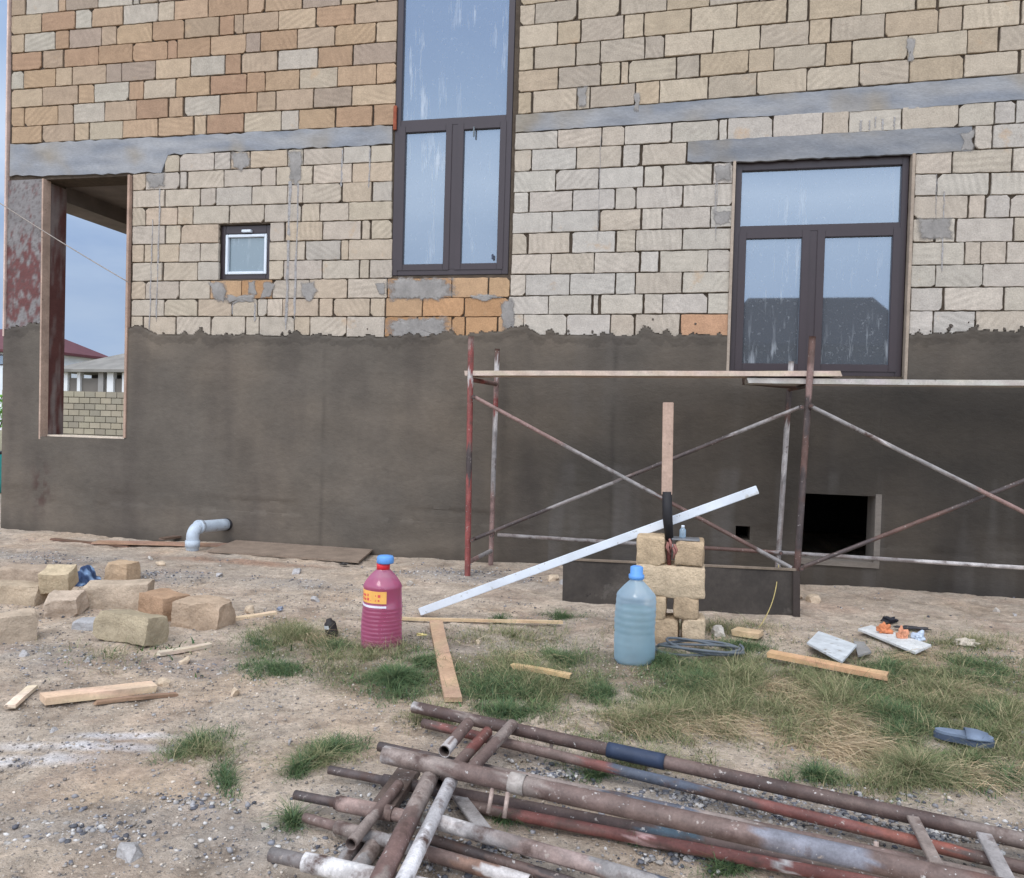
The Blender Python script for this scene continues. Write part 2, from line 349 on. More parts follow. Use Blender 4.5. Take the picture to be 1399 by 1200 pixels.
def np_mesh(name, V, Fq, C, m, smooth=False):
    """big mesh from arrays: V (n,3), Fq (k,q) , C (n,4) point colours"""
    me = bpy.data.meshes.new(name)
    me.vertices.add(len(V)); me.vertices.foreach_set('co', np.asarray(V, np.float32).ravel())
    k, q = Fq.shape
    me.loops.add(k*q); me.loops.foreach_set('vertex_index', Fq.astype(np.int32).ravel())
    me.polygons.add(k); me.polygons.foreach_set('loop_start', np.arange(0, k*q, q, dtype=np.int32))
    if smooth: me.polygons.foreach_set('use_smooth', np.ones(k, bool))
    me.update(calc_edges=True)
    ca = me.color_attributes.new('Col', 'FLOAT_COLOR', 'POINT'); ca.data.foreach_set('color', np.asarray(C, np.float32).ravel())
    me.materials.append(m)
    o = bpy.data.objects.new(name, me); COL.objects.link(o); return o
def jit(c, a=.08):
    k = 1 + random.uniform(-a, a)
    return (c[0]*k*(1+random.uniform(-a, a)*.3), c[1]*k, c[2]*k*(1+random.uniform(-a, a)*.3), random.random())
#@@GROUND
# ------------------------------------------------------------------ ground: one graded sheet to the horizon
def graded(a, b, step, far, n):
    core = np.arange(a, b+1e-6, step); e = np.geomspace(step*1.5, far, n)
    return np.concatenate([(a - e)[::-1], core, b + e])
gx = graded(-8.6, 4.2, .022, 900, 34); gy = graded(-6.0, .3, .020, 900, 34)
GX, GY = np.meshgrid(gx, gy)
def ell(px, py, rx, ry, rot=0):
    """soft ellipse mask on the ground, centred on a pixel of the photograph, radii in metres"""
    P = onZ(px, py, GZ); c, s = math.cos(rot), math.sin(rot)
    def f(x, y):
        dx, dy = x-P[0], y-P[1]; u = (dx*c+dy*s)/rx; v = (-dx*s+dy*c)/ry
        return np.clip(1.35-np.sqrt(u*u+v*v), 0, 1)
    return f
def ground_masks(x, y):
    n1 = fbm(x*1.6, y*1.6, 5, 4); n2 = fbm(x*4.0, y*4.0, 21, 4)
    grav = np.zeros_like(x)
    for a in [(110, 1130, .5, .16, .35), (200, 1110, .45, .12, .3), (540, 1100, .5, .3, 0), (980, 1105, 1.1, .26, -.2), (1250, 1130, .8, .2, -.2), (640, 790, .9, .30, 0),
              (230, 790, .6, .25, 0), (60, 760, .9, .3, 0), (420, 800, .7, .25, 0), (60, 900, .5, .3, 0), (330, 1150, .35, .2, .3), (240, 910, .5, .2, 0), (640, 1170, .6, .25, 0)]:
        grav = np.maximum(grav, ell(*a)(x, y))
    grav = np.clip((grav + (n2-.5)*1.5 - .25)*1.5, 0, 1)
    lime = np.maximum(ell(110, 1020, .35, .045, .25)(x, y), np.maximum(ell(30, 1040, .25, .06, .3)(x, y), ell(160, 1005, .22, .035, .35)(x, y)))
    lime = np.clip(lime*1.3*(n2*1.6), 0, 1)
    mud = np.zeros_like(x)
    for a in [(1200, 960, 1.2, .7, 0), (1000, 940, .9, .6, 0), (1330, 960, .7, .6, 0), (700, 930, .6, .4, 0), (520, 930, .4, .25, 0), (370, 890, .35, .2, 0)]:
        mud = np.maximum(mud, ell(*a)(x, y))
    mud = np.clip((mud + (n1-.5)*1.2 - .2)*1.4, 0, 1)
    straw = np.clip((ell(1120, 1010, .45, .35, -.5)(x, y) + (n2-.5) - .2)*1.3, 0, 1)
    return n1, n2, grav, lime, mud, straw
n1, n2, grav, lime, mud, straw = ground_masks(GX, GY)
n3 = fbm(GX*.7, GY*.7, 77, 3)
def mixc(A, B, k): return A*(1-k[..., None]) + np.array(B)[:3]*k[..., None]
base = np.array(lin(179, 163, 146))[:3]*np.ones(GX.shape+(3,))
base = mixc(base, lin(186, 164, 142), np.clip((n1-.5)*4, 0, 1))
base = mixc(base, lin(162, 150, 137), np.clip((n3-.5)*4, 0, 1))
base = mixc(base, lin(142, 137, 132), grav*.55)
base = mixc(base, lin(110, 101, 82), np.clip(mud*1.3, 0, 1)*.8)
base = mixc(base, lin(190, 160, 124), straw*.5)
base = mixc(base, lin(214, 210, 210), lime*.9)
redsoil = np.clip((ell(340, 770, .9, .13, 0)(GX, GY)+(n2-.5))*1.1, 0, 1); base = mixc(base, lin(150, 114, 92), redsoil*.7)
base = mixc(base, lin(172, 150, 132), np.clip(ell(1130, 830, .5, .25)(GX, GY)+(n2-.6), 0, 1)*.8)
farm = np.clip((np.abs(GX)-9)/10, 0, 1); base = mixc(base, lin(140, 134, 110), farm)
base *= (.86+.28*vnoise(GX*34, GY*34, 4))[..., None]*(.80+.40*fbm(GX*11, GY*11, 44, 3))[..., None]
trod = np.clip((fbm(GX*6.5, GY*9, 63, 3)-.60)*6, 0, 1); base = mixc(base, lin(132, 116, 100), trod*.55)
GZZ = gh(GX, GY) + grav*.010*(vnoise(GX*45, GY*45, 8)-.3) + .010*(fbm(GX*13, GY*13, 14, 3)-.5) - .010*trod
V = np.stack([GX.ravel(), GY.ravel(), GZZ.ravel()], 1)
ny, nx = GX.shape; idx = np.arange(ny*nx).reshape(ny, nx)
Fq = np.stack([idx[:-1, :-1].ravel(), idx[:-1, 1:].ravel(), idx[1:, 1:].ravel(), idx[1:, :-1].ravel()], 1)
C = np.hstack([base.reshape(-1, 3), np.ones((ny*nx, 1))])
g = np_mesh('ground', V, Fq, C, m_soil, smooth=True); tag(g, kind='structure')

#@@HOUSE
# ------------------------------------------------------------------ house
HX0, HX1 = -7.585, 8.5
house = empty('house', (0, 0, GZ), 'unfinished pale stone block house with fresh grey render along its lower wall', 'house')
ho = house.location
# openings in the front wall: x0, x1, z0, z1
LOG = (-7.10, -5.985, .945, 3.857); SWN = (-4.885, -4.285, 2.705, 3.285); MWN = (-2.915, -1.69, 2.715, 7.4)
RWN = (.435, 1.945, 1.76, 3.735); HAT = (1.125, 1.765, .09, .685)
hp0, hp1 = onY(1005, 718), onY(1024, 738); HOL = (hp0[0], hp1[0], hp1[2], hp0[2])
OPEN = [LOG, SWN, MWN, RWN, HAT, HOL]
def cells(xs, zs, opens):
    xs = sorted(set(xs)); zs = sorted(set(zs)); out = []
    for a, b in zip(xs, xs[1:]):
        run = None
        for c, d in zip(zs, zs[1:]):
            mx_, mz = (a+b)/2, (c+d)/2
            if any(o[0] < mx_ < o[1] and o[2] < mz < o[3] for o in opens):
                if run: out.append((a, b, *run)); run = None
            else: run = (run[0], d) if run else (c, d)
        if run: out.append((a, b, *run))
    return out
XS = [HX0, HX1] + [o[i] for o in OPEN for i in (0, 1)]; ZS = [-.6, 8.0] + [o[i] for o in OPEN for i in (2, 3)]
mb = MB()
for (a, b, c, d) in cells(XS, ZS, OPEN): mb.box(((a+b)/2, .17, (c+d)/2), (b-a, .30, d-c))     # y .02 .. .32
mb.build('wall', m_mortar, house, ho)
# body behind: end walls, rear wall, roof slab, floor, inner room coloured near black to stand for its shade
mb = MB()
mb.box((-5.83, 4.2, 1.9), (.3, 7.7, 4.6)); mb.box((HX1-.15, 4.2, 3.7), (.3, 7.7, 8.6)); mb.box((.46, 8.2, 3.7), (16.1, .3, 8.6))
mb.box((HX0+.15, 5.45, 1.6), (.3, 5.2, 4.4)); mb.box((HX0+.15, 4.2, 6.1), (.3, 7.7, 3.6)); mb.box((.46, 4.2, 8.1), (16.1, 8.3, .2))
mb.box((HX0+.15, 1.6, .16), (.3, 2.5, 1.5)); mb.box((-6.7, 2.99, 1.9), (1.4, .2, 4.6))
mb.build('rear_wall', mat('bare_block_wall', lin(150, 138, 124), var=.2, nscale=5), house, ho)
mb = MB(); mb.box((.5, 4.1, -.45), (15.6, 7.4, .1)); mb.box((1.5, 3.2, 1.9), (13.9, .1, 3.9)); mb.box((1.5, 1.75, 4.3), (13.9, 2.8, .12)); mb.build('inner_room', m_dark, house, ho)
# loggia: soffit slab and side beam
mb = MB(); mb.box((-6.6, 1.6, 4.0), (1.3, 2.5, .2)); mb.build('ceiling', mat('loggia_soffit', lin(112, 104, 98), var=.2, nscale=4), house, ho)
mb = MB(); mb.box((HX0+.20, 1.62, 3.98), (.40, 2.58, .52)); mb.build('beam', mat('loggia_beam', lin(120, 112, 106), var=.2, nscale=4), house, ho)

# ---- brickwork, row by row as the masons laid it
P_LU = [lin(204, 172, 138), lin(196, 160, 126), lin(208, 182, 150), lin(190, 164, 136), lin(206, 188, 162), lin(198, 172, 144), lin(192, 154, 122), lin(206, 194, 176), lin(186, 164, 144), lin(202, 170, 134)]
P_RU = [lin(206, 186, 158), lin(202, 180, 150), lin(206, 190, 166), lin(198, 182, 160), lin(204, 182, 152), lin(196, 180, 160), lin(210, 192, 166)]
P_LL = [lin(208, 194, 176), lin(212, 197, 178), lin(206, 193, 178), lin(210, 194, 172), lin(205, 194, 180), lin(210, 190, 166)]
P_RL = [lin(209, 199, 184), lin(207, 197, 184), lin(212, 200, 184), lin(205, 197, 186), lin(208, 194, 176), lin(211, 202, 190)]
P_OR = [lin(214, 162, 108), lin(206, 154, 100), lin(216, 172, 124)]
bricks = MB()
def tone(c, sat, k=.655):
    l = .25*c[0]+.6*c[1]+.15*c[2]; return tuple((l+(x-l)*sat)*k for x in c[:3])+tuple(c[3:])
def brick(q, col, gap=.0058, proud=None):
    """q: TL, TR, BR, BL in (x, z) on the wall plane"""
    q = [np.array(p, float) for p in q]
    lx = np.linalg.norm(q[1]-q[0]); lz = np.linalg.norm(q[0]-q[3])
    if lx < .025 or lz < .04: return
    cx = sum(q)/4
    gx_, gz_ = gap*(random.uniform(.6, 1.5) if random.random() < .8 else random.uniform(1.6, 3.2))/lx*2, gap*random.uniform(.55, 1.25)/lz*2
    def uv(u, v):
        u = (u-.5)*(1-gx_)+.5; v = (v-.5)*(1-gz_)+.5
        return (q[0]*(1-u)+q[1]*u)*(1-v) + (q[3]*(1-u)+q[2]*u)*v
    rc = [random.uniform(.001, .007) if random.random() < .86 else random.uniform(.010, .040) for _ in range(4)]
    rc = [min(r, lx*.3, lz*.3) for r in rc]
    nxx = max(3, int(lx/.05)); nz_ = 4
    loop = []
    def side(u0, v0, u1, v1, ra, rb, L, n):
        for i in range(n+1):
            t = (ra + (L-ra-rb)*i/n)/L; loop.append((u0+(u1-u0)*t, v0+(v1-v0)*t))
    side(0, 0, 1, 0, rc[0], rc[1], lx, nxx); side(1, 0, 1, 1, rc[1], rc[2], lz, nz_)
    side(1, 1, 0, 1, rc[2], rc[3], lx, nxx); side(0, 1, 0, 0, rc[3], rc[0], lz, nz_)
    y0 = random.uniform(-.005, .003) if proud is None else proud
    ja = .0028
    out = [uv(u, v) + np.random.uniform(-ja, ja, 2) for u, v in loop]
    ins = []
    for p in out:
        d = cx-p; ins.append(p + d*np.array([min(.5, .0035/(lx/2)), min(.5, .0035/(lz/2))])*random.uniform(.6, 1.6))
    n = len(out); tz = random.uniform(-.02, .02); tx = random.uniform(-.010, .010)
    vs = [(p[0], .03, p[1]) for p in out] + [(p[0], y0+.0035, p[1]) for p in out] + [(p[0], y0+(p[0]-cx[0])*tx+(p[1]-cx[1])*tz, p[1]) for p in ins]
    fs = [(i, (i+1) % n, n+(i+1) % n, n+i) for i in range(n)] + [(n+i, n+(i+1) % n, 2*n+(i+1) % n, 2*n+i) for i in range(n)] + [tuple(range(2*n, 3*n))]
    bricks.add(vs, fs, col)
def wallxz(px, py): P = onY(px, py); return P[0], P[2]
def random_joints(xa, xb, full, start=0):
    o = []; x = xa + random.uniform(.3, 1)*full
    while x < xb-8: o.append(x); x += full*(random.uniform(.96, 1.06) if random.random() < .68 else random.uniform(.42, .56))
    return o
def course(ya, yb, xa, xb, rows, pal, xl=None, xr=None, special=None, cuts=None):
    """rows: list of joint lists; ya, yb: boundary pixel heights at columns xa, xb"""
    f = lambda k, x: ya[k] + (yb[k]-ya[k])*(x-xa)/(xb-xa)
    for k, js in enumerate(rows):
        ym = f(k+.0 if False else k, (xa+xb)/2)
        L = xl(k) if xl else xa; Rr = xr(k) if xr else xb
        xs = [L] + [j for j in js if L+3 < j < Rr-3] + [Rr]
        for a, b in zip(xs, xs[1:]):
            if cuts and cuts(k, (a+b)/2): continue
            q = [wallxz(a, f(k, a)), wallxz(b, f(k, b)), wallxz(b, f(k+1, b)), wallxz(a, f(k+1, a))]
            # joints stand vertical in the world
            xL = (q[0][0]+q[3][0])/2; xR = (q[1][0]+q[2][0])/2
            q = [(xL, q[0][1]), (xR, q[1][1]), (xR, q[2][1]), (xL, q[3][1])]
            c = special(k, (a+b)/2) if special else None
            c = c or random.choice(pal)
            brick(q, tone(jit(c, .05), .80 if c in P_OR else (.86 if pal is P_LU else .84 if pal is P_RU else .93)))
# upper left
LU = [[35, 80, 90, 134, 181, 191, 216, 262, 312, 360, 410, 440, 490], [57, 103, 125.5, 168, 216.6, 238, 284, 338.6, 361, 413.5, 465, 516],
      [33, 75.5, 94, 138.5, 159, 207.6, 252, 299.5, 320, 332.5, 380.5, 431, 485], [57.5, 87, 134.7, 181, 228.5, 242, 287, 336, 356, 406, 457.5, 513.5],
      [32, 76, 98.7, 145, 166, 212.4, 260.6, 307.5, 329, 380, 434, 482], [58, 107, 128.7, 176, 196, 240, 287, 337.5, 362.5, 409, 461, 514],
      [33, 79, 99.7, 143, 186, 229.5, 251, 300.5, 351, 377, 428.5, 481], [57.5, 101, 122, 167.7, 215.5, 264, 282.5, 333, 384, 408, 457.5, 510.5]]
ya = [-2, 22.5, 48, 73.5, 98, 123, 148, 174, 197]; yb = [-54, -27, 1, 28.5, 57, 86, 114, 142, 171]
for k in range(7):      # courses above the picture
    LU.insert(0, random_joints(15, 538, 48)); ya.insert(0, ya[0]-25); yb.insert(0, yb[0]-28)
orange_lu = {(10, 3): 1}
course(ya, yb, 15, 536, LU, P_LU, xr=lambda k: 543.5-.0217*((yb[k]+yb[k+1])/2))
# upper right
RU = [random_joints(706, 1700, 66) for _ in range(6)] + [[731, 788, 848, 911.4, 970, 1038, 1100, 1132, 1200, 1270, 1300, 1370], [761.5, 793.5, 852.5, 879.6, 944, 1007.3, 1074.8, 1105, 1177.5, 1251, 1282, 1352, 1390],
      [729.4, 787, 820, 881, 907.6, 974, 1039, 1105, 1135.4, 1209.6, 1281.7, 1315.6, 1394], [763, 820.7, 848, 859, 923.6, 956.5, 1022.8, 1057, 1128, 1164, 1240.6, 1321.6, 1363.7],
      [727.5, 788.6, 806, 868, 901, 967.5, 1034, 1102.6, 1174, 1242.4, 1316.6, 1392]]
ya = [8, 36, 67, 97.5, 126.8, 157]; yb = [-70, -35, 0, 34, 67.8, 100.5]
for k in range(6): ya.insert(0, ya[0]-28.5); yb.insert(0, yb[0]-34)
ext = lambda rows: [r + random_joints(max(r+[1399])+20, 1700, 68) if max(r) < 1500 else r for r in rows]
course(ya, yb, 706, 1396, ext(RU), P_RU, xl=lambda k: 710.5-.0296*((ya[k]+ya[k+1])/2), xr=lambda k: 1700)
# lower left
LL = [[224.3, 245.3, 293, 315, 341.5, 393, 414, 469, 506], [199, 245, 256, 306, 356.5, 377, 427.6, 481], [225, 274, 295, 344, 392.6, 414, 466, 509],
      [198.5, 242.5, 263.7, 313, 361.5, 411.4, 436.8, 476.4], [225.5, 247.8, 299, 367, 390, 441, 493, 507], [197, 244.4, 273.8, 299, 367, 416.8, 466, 476],
      [223, 270, 299, 367, 387.8, 439.7, 491, 505], [198.5, 245, 287, 330, 372, 422, 474.7, 529, 577, 617, 667], [224.3, 269.5, 317.3, 352, 365, 386, 435, 455.4, 505.4, 526.6, 577, 634],
      [195, 240.5, 287.6, 335.4, 354, 402, 423, 473.5, 525.4, 570, 617, 635, 680]]
LL[7:] = [[j for j in r] for r in LL[7:]]
ya = [214, 238, 261, 284.3, 309.2, 334.6, 359.2, 384.8, 409.4, 432.4, 458]; yb = [198, 221, 247.6, 275, 300.2, 326.6, 354.5, 380.5, 407.5, 432.8, 461]
def ll_right(k): return 535.8 if k < 7 else 697 - (k-7)*2
def ll_cut(k, x):
    if k == 0 and x < 224: return True
    if k in (4, 5, 6) and 299 < x < 367: return True
    return False
def ll_sp(k, x):
    if k >= 7 and x > 527: return random.choice(P_OR)
    if k == 7 and 300 < x < 365: return random.choice(P_OR)
    return None
course(ya, yb, 180, 533, LL, P_LL, xl=lambda k: 181.5-k*.3, xr=ll_right, special=ll_sp, cuts=ll_cut)
# lower right, between the windows
RL = [[761.5, 822.5, 853, 917.5, 982, 1056, 1124, 1159.7, 1231.7, 1310, 1359, 1388], [726, 787.3, 849.5, 876, 939], [758.8, 818.5, 878.8, 906.5, 972.7], [723.3, 782, 840.7, 868.7, 933],
      [754, 818, 876.7, 904.7, 970.8], [720, 780, 842, 868.7, 932], [752.7, 812, 873.5, 901.5, 966.8], [718, 778, 840.7, 868, 932], [749, 808.7, 819, 880, 905, 966.8], [715, 774, 834, 866.5, 930]]
ya = [182, 206, 234.8, 263.3, 291.3, 319.3, 347.9, 375.3, 404.7, 430, 461]; yb = [162.5, 191.5, 222, 251, 281, 311, 341, 371, 400, 429, 461]
def rl_l(k): return 704.5-.0296*((ya[k]+ya[k+1])/2-150) if k < 7 else 697-(k-7)*2
course(ya, yb, 702, 994, RL, P_RL, xl=rl_l, xr=lambda k: 1399*0+ (994 if k == 0 else 939 if k == 1 else 1004-.04*((yb[k]+yb[k+1])/2-223)),
       special=lambda k, x: lin(210, 164, 128) if (k == 9 and x > 930) else None)
# right of the right-hand window
RR = [[1056, 1124, 1159.7, 1231.7, 1310, 1359, 1388], [1356], [1301, 1383], [1280, 1351.6], [1322.6, 1346.6, 1380], [1276.6, 1306.6, 1385], [1318, 1340, 1375], [1278, 1343], [1289, 1372], [1275, 1332.6]]
ya = [145.5, 177, 210, 238.3, 268.3, 299.3, 331.6, 362.6, 393.3, 425, 461]; yb = [136.7, 168, 201.6, 235, 266, 297, 330, 360, 392, 425, 461]
course(ya, yb, 1250, 1396, ext(RR), P_RL, xl=lambda k: 994 if k == 0 else 1331 if k == 1 else 1250.5-.04*((ya[k]+ya[k+1])/2-212), xr=lambda k: 1700)
bricks.build('brickwork', m_brick, house, ho)

# ---- concrete ring beam, lintels, corner column
def strip_mesh(mb, top, bot, xa, xb, Y, col, back=.03, step=9, ra=.004, cols=None):
    """slab on the wall whose upper and lower edges follow two pixel polylines"""
    n = max(2, int((xb-xa)/step)); up, lo = [], []
    it = lambda pl, x: np.interp(x, [p[0] for p in pl], [p[1] for p in pl])
    for i in range(n+1):
        x = xa+(xb-xa)*i/n; a = wallxz(x, it(top, x)); b = wallxz(x, it(bot, x))
        up.append((a[0], a[1]+random.uniform(-ra, ra))); lo.append((a[0], b[1]+random.uniform(-ra, ra)))
    nz = 6; vs = []; vc = []
    for j in range(nz+1):
        for i in range(n+1):
            z = up[i][1]+(lo[i][1]-up[i][1])*j/nz; x = up[i][0]
            vs.append((x, Y+random.uniform(-.0012, .0012), z)); vc.append(cols(x, z) if cols else col)
    fs = [(j*(n+1)+i, (j+1)*(n+1)+i, (j+1)*(n+1)+i+1, j*(n+1)+i+1) for j in range(nz) for i in range(n)]
    o = len(vs)
    ring = [i for i in range(n+1)] + [j*(n+1)+n for j in range(1, nz+1)] + [nz*(n+1)+i for i in range(n-1, -1, -1)] + [j*(n+1) for j in range(nz-1, 0, -1)]
    for r in ring: vs.append((vs[r][0], back, vs[r][2])); vc.append(vc[r])
    m_ = len(ring); fs += [(ring[k], ring[(k+1) % m_], o+(k+1) % m_, o+k) for k in range(m_)]
    mb.add(vs, fs, vc)
def conc_col(x, z):
    t = sfbm(x*1.6, z*8, 31, 4); a, b = np.array(lin(126, 130, 137)), np.array(lin(152, 152, 153)); c = np.array(lin(144, 136, 124))
    k = min(1, max(0, (t-.3)*2.5)); r = a*(1-k)+b*k; k2 = min(1, max(0, ((sfbm(x*2, z*2, 55, 3))-.55)*5)); r = r*(1-k2)+c*k2
    return tuple(r)
mb = MB(); strip_mesh(mb, [(14, 198), (536, 171.5)], [(14, 240), (64, 240), (180, 237), (224, 235), (224.5, 211.5), (536, 197)], 14, 536, -.003, None, cols=conc_col, ra=.011)
mb.build('ring_beam', m_conc, house, ho)
mb = MB(); strip_mesh(mb, [(705, 157.5), (1060, 129.5), (1399, 101), (1700, 72)], [(705, 181), (994, 161.5), (1250, 148), (1399, 136), (1700, 112)], 705, 1700, -.003, None, cols=lambda x, z: tuple(np.array(conc_col(x, z))*.92))
mb.build('ring_beam', m_conc, house, ho)
def lint_col(x, z):
    c = np.array(conc_col(x, z)); k = min(1, max(0, (x-2.0)/.3)); return tuple(c*(.80*(1-k)+.72*k))
mb = MB(); strip_mesh(mb, [(940, 194.5), (1100, 184.5), (1250, 176.5), (1329, 173.5)], [(940, 221), (1005, 221.5), (1250, 210), (1322, 206)], 940, 1328, -.0045, None, cols=lint_col, ra=.006)
mb.build('lintel', m_conc, house, ho)
# column beside the opening: concrete with dark red oxide stains
def colcol(x, z):
    a = np.array(lin(128, 124, 123)); r = np.array(lin(100, 57, 55)); d = np.array(lin(84, 74, 72))
    t = sfbm(x*16, z*9, 41, 5); h = np.exp(-((z-2.72)/.50)**2); k = min(1, max(0, (t-.62+.30*h)*6))*.9; k2 = min(1, max(0, (sfbm(x*40, z*30, 47, 3)-.54)*9))
    c = a*(1-k)+r*k; return tuple(c*(1-k2*.6)+d*k2*.6)
mb = MB(); N1, N2 = 26, 100
x0c, x1c, z0c, z1c = HX0, LOG[0], 1.9, 3.86
vs = [(x0c+(x1c-x0c)*i/N1, -.002+random.uniform(-.001, .001), z0c+(z1c-z0c)*j/N2) for j in range(N2+1) for i in range(N1+1)]
mb.add(vs, [(j*(N1+1)+i, j*(N1+1)+i+1, (j+1)*(N1+1)+i+1, (j+1)*(N1+1)+i) for j in range(N2) for i in range(N1)], [colcol(v[0], v[2]) for v in vs])
mb.build('column_face', m_conc, house, ho)
# reveal of the column inside the opening (oxide red, dark)
def revcol(y, z):
    a = np.array(lin(124, 112, 108)); r = np.array(lin(94, 60, 56)); t = sfbm(y*14+3, z*2.2, 61, 5); k = min(1, max(0, (t-.46+.25*np.exp(-((z-2.2)/.8)**2))*5))
    return tuple(a*(1-k)+r*k)
mb = MB(); N1, N2 = 14, 90
vs = [(LOG[0]+.004, .004+(.325)*i/N1, LOG[2]-.02+(LOG[3]-LOG[2])*j/N2) for j in range(N2+1) for i in range(N1+1)]
mb.add(vs, [(j*(N1+1)+i, j*(N1+1)+i+1, (j+1)*(N1+1)+i+1, (j+1)*(N1+1)+i) for j in range(N2) for i in range(N1)], [revcol(v[1], v[2]) for v in vs])
mb.build('column_reveal', m_conc, house, ho)
# raw boards round the openings
WD = [lin(176, 148, 126), lin(160, 136, 116), lin(190, 166, 142)]
def board_obj(name, a, b, w, h, parent, org, col=None, up=(0, 0, 1), m=None):
    q = MB(); q.bar(a, b, w, h, col or random.choice(WD), up, .002); return q.build(name, m or m_wood, parent, org)
Yb = -.03
board_obj('opening_board', (LOG[0]+.012, .03, LOG[2]-.03), (LOG[0]+.004, .03, LOG[3]), .11, .022, house, ho, lin(172, 148, 132), (1, 0, 0))
board_obj('opening_board', (LOG[1]+.012, -.012, LOG[2]+.02), (LOG[1]+.012, -.012, LOG[3]-.005), .05, .030, house, ho, lin(164, 138, 122), (1, 0, 0))
board_obj('opening_board', (LOG[0]+.03, .16, LOG[2]+.012), (LOG[1]-.02, .16, LOG[2]+.012), .20, .02, house, ho, lin(206, 190, 172), (0, 0, 1))
board_obj('corner_board', (HX0-.012, -.002, 2.08), (HX0-.012, -.002, 7.6), .05, .022, house, ho, lin(202, 178, 166), (1, 0, 0))
board_obj('window_board', (RWN[0]-.005, .02, RWN[2]-.02), (RWN[0]-.005, .02, RWN[3]-.01), .085, .026, house, ho, lin(160, 146, 132), (1, 0, 0))
board_obj('window_board', (RWN[1]+.008, .02, RWN[2]-.03), (RWN[1]+.008, .02, RWN[3]-.01), .085, .026, house, ho, lin(152, 138, 124), (1, 0, 0))

# ---- cement smears left on the blocks
def smear(pts, Y=-.0085, ragged=.02, n=5):
    """irregular thin skin of cement; pts: outline in photo pixels"""
    mb = MB(); P = [np.array(wallxz(*p)) for p in pts]; out = []
    for a, b in zip(P, P[1:]+P[:1]):
        m_ = max(2, int(np.linalg.norm(b-a)/.022))
        for i in range(m_):
            p = a+(b-a)*i/m_; t = 1.0
            out.append(p + np.array([sfbm(p[0]*14, p[1]*14, 71, 3)-.5, sfbm(p[0]*14, p[1]*14, 83, 3)-.5])*ragged*3)
    c = sum(out)/len(out); k = len(out); vs, vc = [], []
    for f_, y_, al in ((1.12, Y+.004, 0), (.95, Y+.001, .18), (.72, Y, .55), (.42, Y-.001, .85), (.12, Y-.001, 1.0)):
        for p in out: vs.append((c[0]+(p[0]-c[0])*f_, y_, c[1]+(p[1]-c[1])*f_)); vc.append((.5, .5, .5, al))
    mb.add(vs, [(r_*k+i, r_*k+(i+1) % k, (r_+1)*k+(i+1) % k, (r_+1)*k+i) for r_ in range(4) for i in range(k)] + [tuple(range(4*k, 5*k))], vc, True)
    mb.build('cement_patch', m_smear, house, ho)
smear([(285, 386), (306, 384), (312, 398), (306, 414), (292, 410)])
smear([(304, 402), (326, 405), (350, 402), (352, 412), (310, 416)])
smear([(340, 384), (350, 383), (352, 404), (338, 402)])
smear([(360, 384), (377, 386), (371, 406), (356, 410)])
smear([(413, 386), (430, 384), (434, 398), (429, 412), (420, 414), (412, 402)])
smear([(512, 388), (526, 386), (527, 402), (518, 404)])
smear([(527, 381), (614, 379), (624, 392), (622, 406), (600, 412), (560, 410), (529, 412)])
smear([(640, 404), (676, 402), (690, 408), (660, 412)])
smear([(527, 436), (575, 434), (612, 432), (617, 446), (614, 462), (527, 462)])
smear([(682, 412), (700, 405), (704, 430), (700, 452), (686, 450)])
smear([(316, 208), (340, 206), (341, 229), (330, 234), (318, 229)])
smear([(394, 205), (413, 203), (413, 246), (406, 256), (396, 248)], Y=-.0075)
smear([(200, 238), (228, 236), (226, 256), (204, 258)], Y=-.0075)
smear([(974, 226), (1001, 224), (1000, 246), (976, 248)], Y=-.0075)
smear([(974, 288), (1000, 288), (998, 306), (976, 308)], Y=-.0075)
smear([(1236, 55), (1250, 50), (1248, 84), (1240, 86)]); smear([(1312, 182), (1332, 176), (1328, 206), (1314, 208)])
smear([(1252, 298), (1302, 296), (1300, 326), (1254, 330)], Y=-.0075)
smear([(866, 130), (874, 128), (874, 152), (867, 154)]); smear([(788, 120), (804, 118), (800, 146), (790, 148)])
# thin cement runs down the face
m_run = broken(mat('cement_run', lin(156, 153, 152), rough=.95, var=.1, nscale=8, bump=.3), 30, .62, 1.05, 1.0)
for (xa, y0, y1, w) in [(397, 248, 452, 4.5), (408, 250, 440, 3), (219, 258, 440, 2.5), (209, 300, 452, 2), (1290, 262, 372, 3), (1280, 238, 300, 1.6), (978, 250, 300, 2), (821, 186, 330, 1.2), (980, 248, 330, 1.5), (349, 414, 440, 3.0), (318, 414, 430, 2), (468, 205, 256, 3.2), (506, 204, 258, 2.6), (700, 440, 458, 5), (1176, 165, 180, 4), (1206, 163, 178, 4), (1222, 160, 178, 3), (1188, 165, 178, 3), (1196, 160, 176, 2.5)]:
    mb = MB(); n = 14; pts = []
    for i in range(n+1):
        y = y0+(y1-y0)*i/n; x = xa-.03*(y-y0)+random.uniform(-.6, .6); ww = w*random.uniform(.6, 1.15)*(1 if i < n else .2)
        pts.append((wallxz(x-ww/2, y), wallxz(x+ww/2, y)))
    vs = []
    for a, b in pts: vs += [(a[0], .004, a[1]), (a[0]+.002, -.0066, a[1]), (b[0]-.002, -.0066, b[1]), (b[0], .004, b[1])]
    mb.add(vs, [(4*i+j, 4*i+j+1, 4*i+j+5, 4*i+j+4) for i in range(n) for j in range(3)], [(.5, .5, .5, al) for i in range(n+1) for al in (0, .45, .45, 0)])
    mb.build('cement_run', m_run, house, ho)

